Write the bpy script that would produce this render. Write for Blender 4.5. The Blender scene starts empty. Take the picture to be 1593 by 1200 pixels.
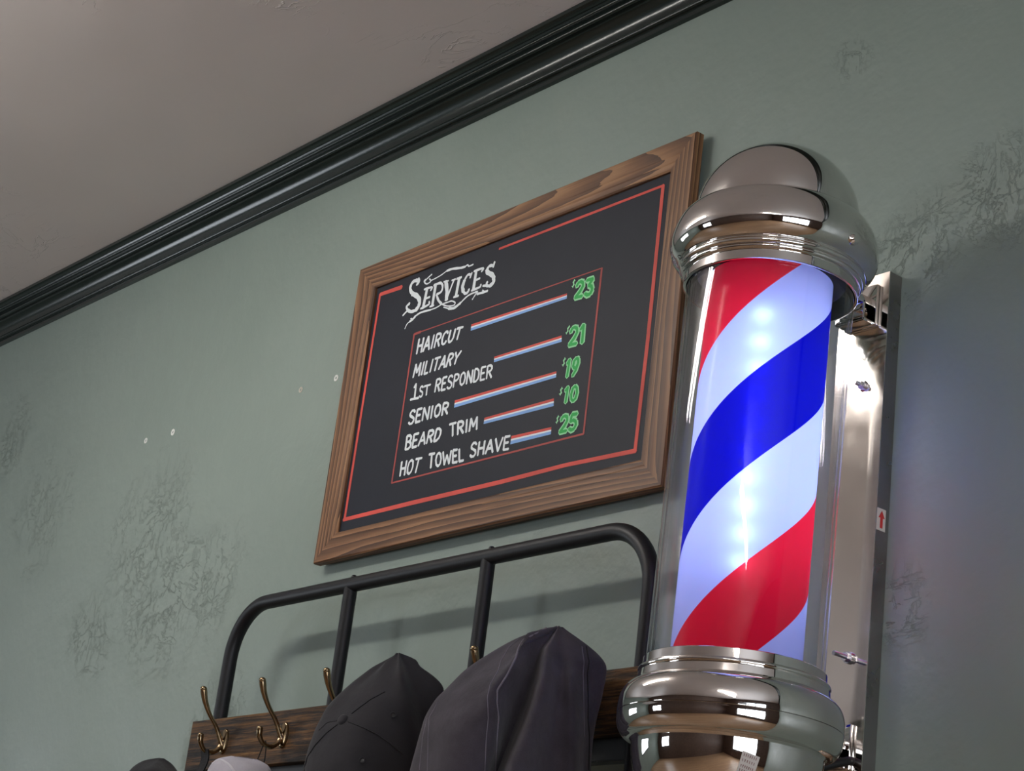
import bpy, bmesh, math, random, json
from mathutils import Vector, Matrix
random.seed(7)
scene = bpy.context.scene
COL = scene.collection
HC = 1.2                      # eye height of the photographer (seated)

# ------------------------------------------------------------------ camera
cam_d = bpy.data.cameras.new('camera')
cam_d.sensor_fit = 'HORIZONTAL'; cam_d.sensor_width = 36.0
cam_d.lens = 3020.1 / 1593 * 36
cam_d.clip_start = 0.05
cam = bpy.data.objects.new('camera', cam_d); COL.objects.link(cam)
r_ = Vector((0.63697233, 0.76156226, 0.11953733))
u_ = Vector((0.19347616, -0.30803433, 0.93149441))
f_ = Vector((-0.74621259, 0.57020854, 0.34355348))
cm = Matrix((( r_.x, u_.x, -f_.x, 0), (r_.y, u_.y, -f_.y, 0), (r_.z, u_.z, -f_.z, HC), (0, 0, 0, 1)))
cam.matrix_world = cm
scene.camera = cam

# ------------------------------------------------------------------ world and exposure
world = bpy.data.worlds.new('daylight'); scene.world = world
world.use_nodes = True
bg = world.node_tree.nodes['Background']
bg.inputs[0].default_value = (0.86, 0.93, 1.0, 1)
bg.inputs[1].default_value = 5.5
scene.view_settings.view_transform = 'Standard'
scene.view_settings.look = 'None'
scene.view_settings.gamma = 1
scene.view_settings.use_curve_mapping = False
scene.view_settings.exposure = 0.24
TUBE_STRENGTH = 42.0
LED_WATT = 0.034          # each front LED
LED_BACK = 0.30           # each LED on the wall side of the strip

# room limits
X0, X1, Y0, Y1, ZC = -6.2, 2.6, -3.3, 1.7, 1.6162 + HC

# ------------------------------------------------------------------ helpers
def link(name, me, mat=None, parent=None, smooth=None):
    o = bpy.data.objects.new(name, me); COL.objects.link(o)
    if mat is not None: me.materials.append(mat)
    if smooth is not None:
        for p in me.polygons: p.use_smooth = True
        me.set_sharp_from_angle(angle=math.radians(smooth))
    if parent is not None: o.parent = parent
    return o
def from_bm(name, bm, mat=None, parent=None, smooth=None, recalc=True):
    if recalc: bmesh.ops.recalc_face_normals(bm, faces=bm.faces)
    me = bpy.data.meshes.new(name); bm.to_mesh(me); bm.free()
    return link(name, me, mat, parent, smooth)
def empty(name, loc):
    o = bpy.data.objects.new(name, None); COL.objects.link(o)
    o.location = loc; o.empty_display_size = 0.05
    return o
def tag(o, label=None, cat=None, group=None, kind=None):
    if label: o['label'] = label
    if cat: o['category'] = cat
    if group: o['group'] = group
    if kind: o['kind'] = kind
    return o
def box(bm, a, b, bevel=0):
    r = bmesh.ops.create_cube(bm, size=1)
    vs = r['verts']
    for v in vs:
        v.co = Vector([a[i] + (v.co[i] + 0.5) * (b[i] - a[i]) for i in range(3)])
    if bevel:
        es = list({e for v in vs for e in v.link_edges})
        bmesh.ops.bevel(bm, geom=es, offset=bevel, segments=2, affect='EDGES', profile=0.6)
def lathe(bm, prof, seg=96, closed=False):
    rings = []
    for (r, z) in prof:
        if r < 1e-6: rings.append([bm.verts.new((0, 0, z))])
        else: rings.append([bm.verts.new((r * math.cos(2 * math.pi * i / seg), r * math.sin(2 * math.pi * i / seg), z)) for i in range(seg)])
    pairs = list(zip(rings[:-1], rings[1:]))
    if closed: pairs.append((rings[-1], rings[0]))
    for A, B in pairs:
        for i in range(seg):
            j = (i + 1) % seg
            if len(A) == 1 and len(B) == 1: continue
            if len(A) == 1: bm.faces.new((A[0], B[i], B[j]))
            elif len(B) == 1: bm.faces.new((A[i], A[j], B[0]))
            else: bm.faces.new((A[i], A[j], B[j], B[i]))
def tube(bm, pts, rad, seg=12, caps=True):
    pts = [Vector(p) for p in pts]
    n = len(pts)
    rads = rad if isinstance(rad, (list, tuple)) else [rad] * n
    T = []
    for i in range(n):
        T.append((pts[min(n - 1, i + 1)] - pts[max(0, i - 1)]).normalized())
    ref = Vector((0, 0, 1)) if abs(T[0].z) < 0.9 else Vector((1, 0, 0))
    N = (ref - T[0] * ref.dot(T[0])).normalized()
    rings = []
    for i in range(n):
        if i: N = (N - T[i] * N.dot(T[i])).normalized()
        B = T[i].cross(N)
        rings.append([bm.verts.new(pts[i] + (N * math.cos(2 * math.pi * k / seg) + B * math.sin(2 * math.pi * k / seg)) * rads[i]) for k in range(seg)])
    for a, b in zip(rings[:-1], rings[1:]):
        for k in range(seg):
            bm.faces.new((a[k], a[(k + 1) % seg], b[(k + 1) % seg], b[k]))
    if caps:
        bm.faces.new(rings[0]); bm.faces.new(rings[-1])
def smooth_path(pts, sub=6):
    P = [Vector(p) for p in pts]; o = []
    for i in range(len(P) - 1):
        a, b, c, d = P[max(0, i - 1)], P[i], P[i + 1], P[min(len(P) - 1, i + 2)]
        for k in range(sub):
            t = k / sub
            o.append(0.5 * ((2 * b) + (c - a) * t + (2 * a - 5 * b + 4 * c - d) * t * t + (3 * b - a - 3 * c + d) * t ** 3))
    o.append(P[-1]); return o

# ------------------------------------------------------------------ materials
def new_mat(name):
    m = bpy.data.materials.new(name); m.use_nodes = True
    nt = m.node_tree; nt.nodes.clear()
    return m, nt
class NT:
    def __init__(s, nt): s.nt = nt
    def n(s, typ, **kw):
        nd = s.nt.nodes.new(typ)
        for k, v in kw.items():
            if k.startswith('i_'):
                key = k[2:]
                key = int(key) if key.isdigit() else key.replace('_', ' ')
                nd.inputs[key].default_value = v
            else: setattr(nd, k, v)
        return nd
    def l(s, a, b): s.nt.links.new(a, b)
    def math(s, op, a, b=None, c=None):
        nd = s.nt.nodes.new('ShaderNodeMath'); nd.operation = op
        for i, v in enumerate((a, b, c)):
            if v is None: continue
            if isinstance(v, (int, float)): nd.inputs[i].default_value = v
            else: s.l(v, nd.inputs[i])
        return nd.outputs[0]
    def ramp(s, fac, stops, interp='LINEAR'):
        nd = s.nt.nodes.new('ShaderNodeValToRGB'); nd.color_ramp.interpolation = interp
        e = nd.color_ramp.elements
        e[0].position, e[0].color = stops[0][0], (*stops[0][1], 1)
        e[1].position, e[1].color = stops[-1][0], (*stops[-1][1], 1)
        for p, c in stops[1:-1]:
            x = e.new(p); x.color = (*c, 1)
        s.l(fac, nd.inputs[0]); return nd.outputs[0]
    def coords(s, scale=(1, 1, 1), rot=(0, 0, 0), loc=(0, 0, 0), rnd=False, amp=9.0):
        tc = s.n('ShaderNodeTexCoord'); mp = s.n('ShaderNodeMapping')
        src = tc.outputs['Object']
        if rnd:
            oi = s.n('ShaderNodeObjectInfo'); va = s.n('ShaderNodeVectorMath', operation='SCALE')
            cb = s.n('ShaderNodeCombineXYZ')
            s.l(oi.outputs['Random'], cb.inputs[0]); s.l(oi.outputs['Random'], cb.inputs[1]); s.l(oi.outputs['Random'], cb.inputs[2])
            s.l(cb.outputs[0], va.inputs[0]); va.inputs['Scale'].default_value = amp
            ad = s.n('ShaderNodeVectorMath', operation='ADD')
            s.l(src, ad.inputs[0]); s.l(va.outputs[0], ad.inputs[1]); src = ad.outputs[0]
        s.l(src, mp.inputs[0])
        mp.inputs['Scale'].default_value = scale; mp.inputs['Rotation'].default_value = rot; mp.inputs['Location'].default_value = loc
        return mp.outputs[0]
    def noise(s, vec, scale, detail=4, rough=0.55, dist=0):
        nd = s.n('ShaderNodeTexNoise'); s.l(vec, nd.inputs['Vector'])
        nd.inputs['Scale'].default_value = scale; nd.inputs['Detail'].default_value = detail
        nd.inputs['Roughness'].default_value = rough; nd.inputs['Distortion'].default_value = dist
        return nd.outputs['Fac']
    def bump(s, h, strength, dist, normal=None):
        nd = s.n('ShaderNodeBump'); nd.inputs['Strength'].default_value = strength; nd.inputs['Distance'].default_value = dist
        s.l(h, nd.inputs['Height'])
        if normal is not None: s.l(normal, nd.inputs['Normal'])
        return nd.outputs[0]
    def principled(s, color=None, rough=0.5, metal=0, normal=None, spec=0.5, coat=0):
        p = s.n('ShaderNodeBsdfPrincipled'); out = s.n('ShaderNodeOutputMaterial')
        if color is not None:
            if isinstance(color, tuple): p.inputs['Base Color'].default_value = (*color, 1)
            else: s.l(color, p.inputs['Base Color'])
        if isinstance(rough, (int, float)): p.inputs['Roughness'].default_value = rough
        else: s.l(rough, p.inputs['Roughness'])
        p.inputs['Metallic'].default_value = metal
        p.inputs['Specular IOR Level'].default_value = spec
        p.inputs['Coat Weight'].default_value = coat
        if normal is not None: s.l(normal, p.inputs['Normal'])
        s.l(p.outputs[0], out.inputs[0]); return p
def simple(name, color, rough=0.5, metal=0, bump=None, spec=0.5, var=0.0):
    m, nt = new_mat(name); t = NT(nt); nrm = None; col = color
    v = t.coords()
    if bump:
        nrm = t.bump(t.noise(v, bump[0], 5), bump[1], bump[2])
    if var:
        n = t.noise(v, 9, 5)
        col = t.ramp(n, [(0.3, tuple(c * (1 - var) for c in color)), (0.7, tuple(min(1, c * (1 + var)) for c in color))])
    t.principled(col, rough, metal, nrm, spec)
    return m
def emit(name, color, strength):
    m, nt = new_mat(name); t = NT(nt)
    e = t.n('ShaderNodeEmission'); e.inputs[0].default_value = (*color, 1); e.inputs[1].default_value = strength
    o = t.n('ShaderNodeOutputMaterial'); t.l(e.outputs[0], o.inputs[0]); return m

PATCHES = [(-3.82, 1.06, 0.2), (-3.31, 0.94, 0.24), (-3.21, 0.79, 0.22), (-3.48, 0.75, 0.14), (-3.04, 0.82, 0.16), (-1.31, 1.09, 0.11), (-1.44, 1.04, 0.1), (-1.57, 1.36, 0.06), (-1.44, 0.59, 0.08), (-2.94, 0.55, 0.14), (-4.06, 1.26, 0.14)]   # x, height above eye, radius
def mat_wall():
    m, nt = new_mat('sage_green_wall_paint'); t = NT(nt)
    v = t.coords()
    big = t.noise(v, 1.6, 4)
    col = t.ramp(big, [(0.3, (0.198, 0.244, 0.216)), (0.7, (0.226, 0.274, 0.244))])
    fine = t.noise(v, 55, 6, 0.6)
    # knife marks and old filler under the paint, in the patches where the plaster was repaired
    geo = t.n('ShaderNodeTexCoord'); msk = None
    for (x, z, r) in PATCHES:
        d = t.n('ShaderNodeVectorMath', operation='DISTANCE'); t.l(geo.outputs['Object'], d.inputs[0])
        d.inputs[1].default_value = (x, Y1, z + HC)
        s = t.math('SUBTRACT', 1.0, t.math('DIVIDE', d.outputs['Value'], r))
        s = t.math('MAXIMUM', s, 0.0)
        msk = s if msk is None else t.math('MAXIMUM', msk, s)
    brk = t.noise(t.coords(loc=(3.1, 0, 1.2)), 11, 4, 0.6)
    msk = t.math('MULTIPLY', t.math('SUBTRACT', t.math('ADD', msk, brk), 0.70), 1.6)
    msk = t.math('MINIMUM', t.math('MAXIMUM', msk, 0.0), 1.0)
    sc = t.noise(t.coords(scale=(21, 21, 11), rot=(0, math.radians(28), 0)), 1.0, 9, 0.74, 0.4)
    sc = t.ramp(sc, [(0.470, (1, 1, 1)), (0.494, (0.0, 0.0, 0.0)), (0.504, (1, 1, 1))])
    cr = t.noise(t.coords(scale=(8, 8, 13), rot=(0, math.radians(-35), 0)), 1.0, 9, 0.72, 0.5)
    cr = t.ramp(cr, [(0.490, (1, 1, 1)), (0.5, (0, 0, 0)), (0.510, (1, 1, 1))])
    h1 = t.math('MULTIPLY', t.math('SUBTRACT', sc, 1.0), msk)
    h2 = t.math('MULTIPLY', t.math('SUBTRACT', cr, 1.0), t.math('ADD', t.math('MULTIPLY', msk, 0.9), 0.03))
    h = t.math('ADD', t.math('MULTIPLY', h1, 0.5), t.math('MULTIPLY', h2, 0.7))
    n0 = t.bump(t.noise(v, 6, 5, 0.55), 0.3, 0.02)
    n1 = t.bump(fine, 0.25, 0.002, n0)
    n2 = t.bump(h, 0.75, 0.0015, n1)
    rg = t.ramp(t.noise(t.coords(loc=(1, 5, 2)), 3.2, 4), [(0.3, (0.42,) * 3), (0.7, (0.56,) * 3)])
    t.principled(col, rg, 0, n2, 0.45)
    return m
def mat_ceiling():
    m, nt = new_mat('ceiling_paint'); t = NT(nt)
    v = t.coords()
    col = t.ramp(t.noise(v, 1.3, 3), [(0.3, (0.63, 0.575, 0.56)), (0.7, (0.68, 0.62, 0.605))])
    lines = t.noise(t.coords(scale=(5, 11, 5), rot=(0, 0, math.radians(35))), 1.0, 4, 0.6, 1.5)
    lines = t.ramp(lines, [(0.488, (0, 0, 0)), (0.5, (1, 1, 1)), (0.512, (0, 0, 0))])
    lm = t.ramp(t.noise(t.coords(loc=(5, 1, 0)), 3, 3), [(0.55, (0, 0, 0)), (0.68, (1, 1, 1))])
    n0 = t.bump(t.noise(v, 5, 4), 0.25, 0.01)
    n1 = t.bump(t.math('MULTIPLY', lines, lm), 0.8, 0.0022, n0)
    n2 = t.bump(t.noise(v, 70, 4), 0.12, 0.001, n1)
    t.principled(col, 0.55, 0, n2, 0.4)
    return m
def mat_wood(name, dark, mid, light, ring=52, stretch=0.11, tilt=0.62, rough=0.5, bump=0.22, contrast=(0.25, 0.5, 0.8)):
    m, nt = new_mat(name); t = NT(nt)
    v = t.coords(scale=(stretch, 1, 1), rot=(0.0, 0.5, tilt), loc=(0.0, -0.012, 0.02), rnd=True, amp=0.055)
    wv = t.n('ShaderNodeTexWave', wave_type='RINGS', rings_direction='X', wave_profile='SAW')
    t.l(v, wv.inputs['Vector']); wv.inputs['Scale'].default_value = ring; wv.inputs['Distortion'].default_value = 2.6
    wv.inputs['Detail'].default_value = 3; wv.inputs['Detail Scale'].default_value = 0.9
    fib = t.noise(t.coords(scale=(9, 330, 330), rnd=True), 1.0, 4, 0.6)
    blot = t.noise(t.coords(scale=(3, 14, 14), rnd=True), 1.0, 3)
    f = t.math('ADD', t.math('MULTIPLY', wv.outputs['Fac'], 0.44), t.math('ADD', t.math('MULTIPLY', fib, 0.34), t.math('MULTIPLY', blot, 0.34)))
    col = t.ramp(f, [(contrast[0], light), (contrast[1], mid), (contrast[2], dark)])
    nrm = t.bump(t.math('MULTIPLY', f, -1.0), bump, 0.0015)
    t.principled(col, rough, 0, nrm, 0.35)
    return m
def mat_rustic():
    m, nt = new_mat('rustic_brown_plank'); t = NT(nt)
    a = t.noise(t.coords(scale=(9, 60, 230)), 1.0, 6, 0.72, 0.5)
    b = t.noise(t.coords(scale=(14, 14, 14)), 1.0, 4)
    c = t.noise(t.coords(scale=(3.0, 10, 10), loc=(2, 1, 0)), 1.0, 3)
    f = t.math('ADD', t.math('MULTIPLY', a, 0.75), t.math('ADD', t.math('MULTIPLY', b, 0.15), t.math('MULTIPLY', c, 0.35)))
    col = t.ramp(f, [(0.52, (0.007, 0.005, 0.004)), (0.595, (0.026, 0.014, 0.008)), (0.68, (0.12, 0.058, 0.019)), (0.82, (0.26, 0.135, 0.045))])
    nrm = t.bump(a, 0.8, 0.003)
    t.principled(col, 0.55, 0, nrm, 0.3); return m
def mat_fabric(name, color, weave=900, var=0.25, rough=0.9):
    m, nt = new_mat(name); t = NT(nt)
    v = t.coords()
    n = t.noise(v, 26, 5, 0.6); w = t.noise(v, weave, 2)
    f = t.math('ADD', t.math('MULTIPLY', n, 0.7), t.math('MULTIPLY', w, 0.3))
    col = t.ramp(f, [(0.32, tuple(c * (1 - var) for c in color)), (0.68, tuple(min(1, c * (1 + var)) for c in color))])
    n0 = t.bump(t.noise(v, 38, 3), 0.35, 0.004)
    n1 = t.bump(w, 0.3, 0.0006, n0)
    p = t.principled(col, rough, 0, n1, 0.2)
    p.inputs['Sheen Weight'].default_value = 0.12
    return m
def mat_chrome(name, color, rough, wav=0.0):
    m, nt = new_mat(name); t = NT(nt)
    v = t.coords()
    rg = t.ramp(t.noise(v, 22, 4), [(0.35, (rough * 0.6,) * 3), (0.75, (rough * 1.5,) * 3)])
    nrm = None
    if wav:
        n = t.noise(t.coords(scale=(10, 10, 2.2)), 1.0, 2)
        nrm = t.bump(n, wav, 0.02)
    t.principled(color, rg, 1.0, nrm); return m
def mat_glass():
    m, nt = new_mat('clear_acrylic_tube'); t = NT(nt)
    lw = t.n('ShaderNodeLayerWeight'); lw.inputs[0].default_value = 0.5
    sch = t.math('ADD', t.math('MULTIPLY', t.math('POWER', lw.outputs['Facing'], 4.0), 0.75), 0.020)
    tr = t.n('ShaderNodeBsdfTransparent'); tr.inputs[0].default_value = (0.925, 0.925, 0.94, 1)
    gl = t.n('ShaderNodeBsdfGlossy'); gl.inputs['Roughness'].default_value = 0.015; gl.inputs[0].default_value = (1, 1, 1, 1)
    mx = t.n('ShaderNodeMixShader'); o = t.n('ShaderNodeOutputMaterial')
    t.l(sch, mx.inputs[0]); t.l(tr.outputs[0], mx.inputs[1]); t.l(gl.outputs[0], mx.inputs[2]); t.l(mx.outputs[0], o.inputs[0])
    return m
def mat_stripes():
    # helical red / white / blue / white film, lit from inside by the LED strip
    m, nt = new_mat('barber_stripe_film'); t = NT(nt)
    tc = t.n('ShaderNodeTexCoord'); sp = t.n('ShaderNodeSeparateXYZ'); t.l(tc.outputs['Object'], sp.inputs[0])
    az = t.math('ARCTAN2', sp.outputs[1], sp.outputs[0])
    P = 0.446; E = 0.459
    ph = t.math('SUBTRACT', sp.outputs[2], t.math('MULTIPLY', az, P / (2 * math.pi)))
    ph = t.math('FRACT', t.math('ADD', t.math('DIVIDE', t.math('SUBTRACT', ph, E), P), 3.0))
    W = (0.50, 0.55, 0.82)
    col = t.ramp(ph, [(0.0, (0.80, 0.010, 0.030)), (0.258, W), (0.520, (0.001, 0.002, 0.30)), (0.778, W)], 'CONSTANT')
    df = t.n('ShaderNodeBsdfDiffuse'); tl = t.n('ShaderNodeBsdfTranslucent')
    t.l(col, df.inputs[0]); t.l(col, tl.inputs[0])
    m1 = t.n('ShaderNodeMixShader'); m1.inputs[0].default_value = 0.5
    t.l(df.outputs[0], m1.inputs[1]); t.l(tl.outputs[0], m1.inputs[2])
    gl = t.n('ShaderNodeBsdfGlossy'); gl.inputs['Roughness'].default_value = 0.12
    lw = t.n('ShaderNodeLayerWeight'); lw.inputs[0].default_value = 0.5
    fr = t.math('ADD', t.math('MULTIPLY', t.math('POWER', lw.outputs['Facing'], 5.0), 0.30), 0.006)
    m2 = t.n('ShaderNodeMixShader'); o = t.n('ShaderNodeOutputMaterial')
    t.l(fr, m2.inputs[0]); t.l(m1.outputs[0], m2.inputs[1]); t.l(gl.outputs[0], m2.inputs[2]); t.l(m2.outputs[0], o.inputs[0])
    return m
def mat_floor():
    m, nt = new_mat('oak_floor'); t = NT(nt)
    v = t.coords()
    br = t.n('ShaderNodeTexBrick'); t.l(v, br.inputs['Vector'])
    br.inputs['Scale'].default_value = 1.0; br.inputs['Brick Width'].default_value = 1.2; br.inputs['Row Height'].default_value = 0.12
    br.inputs['Mortar Size'].default_value = 0.002
    br.inputs['Color1'].default_value = (0.36, 0.225, 0.13, 1); br.inputs['Color2'].default_value = (0.29, 0.175, 0.10, 1); br.inputs['Mortar'].default_value = (0.05, 0.03, 0.02, 1)
    t.principled(br.outputs[0], 0.4); return m

M_wall = mat_wall(); M_ceil = mat_ceiling(); M_floor = mat_floor()
M_crown = simple('dark_green_gloss_paint', (0.009, 0.0145, 0.0130), 0.20, bump=(60, 0.15, 0.001))
M_panel_wall = simple('dark_brown_wall', (0.075, 0.042, 0.030), 0.55, var=0.3)
M_frame_wood = mat_wood('stained_pine_frame', (0.060, 0.026, 0.013), (0.170, 0.080, 0.036), (0.30, 0.155, 0.072), contrast=(0.32, 0.52, 0.78))
M_rustic = mat_rustic()
M_board = simple('chalkboard', (0.0125, 0.0145, 0.0225), 0.55, bump=(160, 0.1, 0.0006), spec=0.22, var=0.10)
M_white = simple('white_chalk_paint', (0.74, 0.78, 0.80), 0.75, spec=0.2)
M_red = simple('red_chalk_paint', (0.56, 0.060, 0.042), 0.65, var=0.18)
M_redthin = simple('thin_red_chalk_paint', (0.34, 0.050, 0.042), 0.65, var=0.2)
M_blue = simple('blue_chalk_paint', (0.20, 0.38, 0.72), 0.65, var=0.1)
M_green = simple('green_chalk_paint', (0.055, 0.42, 0.105), 0.7, spec=0.2)
M_mint = simple('mint_chalk_paint', (0.34, 0.70, 0.40), 0.7, spec=0.2)
M_pipe = simple('black_powder_coat', (0.0085, 0.0085, 0.0105), 0.45, bump=(420, 0.3, 0.0006), spec=0.3)
M_brass = mat_chrome('antique_brass', (0.30, 0.215, 0.125), 0.22)
M_chrome = mat_chrome('polished_chrome', (0.80, 0.775, 0.755), 0.035)
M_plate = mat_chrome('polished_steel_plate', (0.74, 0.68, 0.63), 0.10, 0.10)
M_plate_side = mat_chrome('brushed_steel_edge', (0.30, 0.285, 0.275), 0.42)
M_steel = mat_chrome('zinc_bolt', (0.55, 0.55, 0.58), 0.2)
M_glass = mat_glass(); M_stripes = mat_stripes()
M_cap = mat_fabric('charcoal_cotton', (0.024, 0.0225, 0.026), var=0.12)
M_capseam = mat_fabric('dark_thread', (0.012, 0.011, 0.013))
M_hat = mat_fabric('washed_canvas', (0.044, 0.0375, 0.047), var=0.30)
M_hatseam = mat_fabric('pale_thread', (0.14, 0.125, 0.15))
M_blackcloth = mat_fabric('black_cotton', (0.008, 0.0075, 0.009))
M_lilac = mat_fabric('pale_lilac_cotton', (0.36, 0.34, 0.38), var=0.12)
M_lilac_rim = mat_fabric('pale_lilac_hem', (0.50, 0.48, 0.51), var=0.08)
M_rubber = simple('black_rubber', (0.008, 0.008, 0.009), 0.35)
M_plastic = simple('white_plastic', (0.75, 0.75, 0.72), 0.5)
M_beige = simple('beige_plastic', (0.50, 0.44, 0.37), 0.5)
M_sticker = simple('pale_sticker', (0.55, 0.50, 0.47), 0.5)
M_arrow = simple('red_print', (0.50, 0.03, 0.03), 0.5)
M_brown_print = simple('brown_print', (0.20, 0.10, 0.09), 0.5)
M_tube = emit('fluorescent_tube', (1.0, 0.97, 0.92), TUBE_STRENGTH)
M_dark = simple('dark_interior', (0.012, 0.012, 0.014), 0.6)

# ------------------------------------------------------------------ room shell
def struct(name, bm, mat, smooth=None, parent=None):
    o = from_bm(name, bm, mat, parent, smooth)
    if parent is None: o['kind'] = 'structure'
    return o
T = 0.15
bm = bmesh.new(); box(bm, (X0 - T, Y1, 0), (X1 + T, Y1 + T, ZC + T)); struct('wall_front', bm, M_wall)
bm = bmesh.new(); box(bm, (X0 - T, Y0 - T, ZC), (X1 + T, Y1, ZC + T)); struct('ceiling', bm, M_ceil)
bm = bmesh.new(); box(bm, (X0 - T, Y0 - T, -T), (X1 + T, Y1 + T, 0)); struct('floor', bm, M_floor)
def holed_wall(name, axis, at, lo, hi, holes, mat, thick):
    # wall made of blocks around rectangular openings; runs along x (axis 'x') or y
    bm = bmesh.new(); cuts = sorted({lo, hi} | {h[0] for h in holes} | {h[1] for h in holes})
    def blk(a, b, z0, z1):
        if b - a < 1e-4 or z1 - z0 < 1e-4: return
        if axis == 'x': box(bm, (a, min(at, at + thick), z0), (b, max(at, at + thick), z1))
        else: box(bm, (min(at, at + thick), a, z0), (max(at, at + thick), b, z1))
    for a, b in zip(cuts[:-1], cuts[1:]):
        hs = [h for h in holes if h[0] <= a + 1e-6 and h[1] >= b - 1e-6]
        if hs: blk(a, b, 0, hs[0][2]); blk(a, b, hs[0][3], ZC)
        else: blk(a, b, 0, ZC)
    return struct(name, bm, mat)
holes_back = [(-5.3, -4.0, 0.9, 2.3)]
holes_right = [(-1.9, 0.7, 0.5, 2.35)]
holed_wall('wall_back', 'x', Y0, X0 - T, X1 + T, holes_back, M_panel_wall, -T)
holed_wall('wall_right', 'y', X1, Y0, Y1, holes_right, M_panel_wall, T)
holes_left = [(-1.1, 0.3, 1.30, 2.30)]
holed_wall('wall_left', 'y', X0, Y0, Y1, holes_left, M_wall, -T)
def window(name, axis, at, h, n):
    bm = bmesh.new(); a, b, z0, z1 = h; w = 0.05
    sg = -1 if at < 0 else 1
    def blk(p, q, s, t):
        if axis == 'x': box(bm, (p, at - 0.10, s), (q, at - 0.04, t))
        else: box(bm, (min(at + sg * 0.04, at + sg * 0.10), p, s), (max(at + sg * 0.04, at + sg * 0.10), q, t))
    blk(a, b, z0, z0 + w); blk(a, b, z1 - w, z1); blk(a, a + w, z0 + w, z1 - w); blk(b - w, b, z0 + w, z1 - w)
    for i in range(1, n):
        c = a + (b - a) * i / n; blk(c - w / 2, c + w / 2, z0 + w, z1 - w)
    struct(name, bm, M_dark)
    li = bpy.data.lights.new(name + '_sky_portal', 'AREA'); li.shape = 'RECTANGLE'
    li.size = (b - a); li.size_y = z1 - z0; li.cycles.is_portal = True
    lo = bpy.data.objects.new('sky_portal', li); COL.objects.link(lo)
    if axis == 'x':
        lo.location = ((a + b) / 2, at - 0.02, (z0 + z1) / 2); lo.rotation_euler = (math.radians(90), 0, 0)
    else:
        lo.location = (at + sg * 0.02, (a + b) / 2, (z0 + z1) / 2); lo.rotation_euler = (math.radians(90), 0, math.radians(90 * sg))
window('window_1', 'x', Y0, holes_back[0], 2)
window('window_2', 'y', X1, holes_right[0], 3)
window('window_3', 'y', X0, holes_left[0], 2)

# crown moulding: dark green, profile in (out from wall, down from ceiling)
PR = 0.0693
def bead(o, d, r, a0, a1, n=7):      # half-round bead centred at (out, down)
    return [(o + r * math.cos(math.radians(a0 + (a1 - a0) * i / n)), d + r * math.sin(math.radians(a0 + (a1 - a0) * i / n))) for i in range(n + 1)]
prof = [(0.0, PR), (0.0085, PR), (0.0092, 0.0600)] + bead(0.0125, 0.0560, 0.0038, 120, -35)
for i in range(0, 9):      # cove
    a = i / 9 * math.pi / 2
    prof.append((0.0158 + 0.0250 * (1 - math.cos(a)), 0.0525 - 0.0270 * math.sin(a)))
prof += bead(0.0440, 0.0240, 0.0040, 120, -35) + [(0.0470, 0.0195)] + bead(0.0535, 0.0165, 0.0022, 120, -35) + [(0.0556, 0.0125), (0.0572, 0.0105), (0.0650, 0.0098), (PR, 0.0070), (PR, 0.0), (0.0, 0.0)]
bm = bmesh.new()
NS = 60
rows = []
for k in range(NS + 1):
    x = X0 + (X1 - X0) * k / NS
    rows.append([bm.verts.new((x, Y1 - o, ZC - d)) for o, d in prof])
for a, b in zip(rows[:-1], rows[1:]):
    for i in range(len(prof)):
        j = (i + 1) % len(prof); bm.faces.new((a[i], a[j], b[j], b[i]))
bm.faces.new(rows[0]); bm.faces.new(rows[-1])
struct('trim_1', bm, M_crown, smooth=32)

# ceiling light fixtures
def fixture(xc, yc, length, label):
    root = empty('ceiling_light', (xc, yc, ZC))
    tag(root, label, 'ceiling light', 'linear ceiling lights')
    bm = bmesh.new(); box(bm, (-length / 2 - 0.03, -0.022, -0.050), (length / 2 + 0.03, 0.022, 0.0), 0.004)
    from_bm('housing', bm, M_plastic, root)
    for dy in (-0.035, 0.035):
        bm = bmesh.new(); tube(bm, [(-length / 2, dy, -0.075), (length / 2, dy, -0.075)], 0.014, 12)
        from_bm('tube', bm, M_tube, root)
fixture(-2.85, 0.50, 1.2, 'white linear ceiling light above the left half of the wall')
fixture(0.55, -0.9, 1.2, 'white linear ceiling light above the camera')

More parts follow.
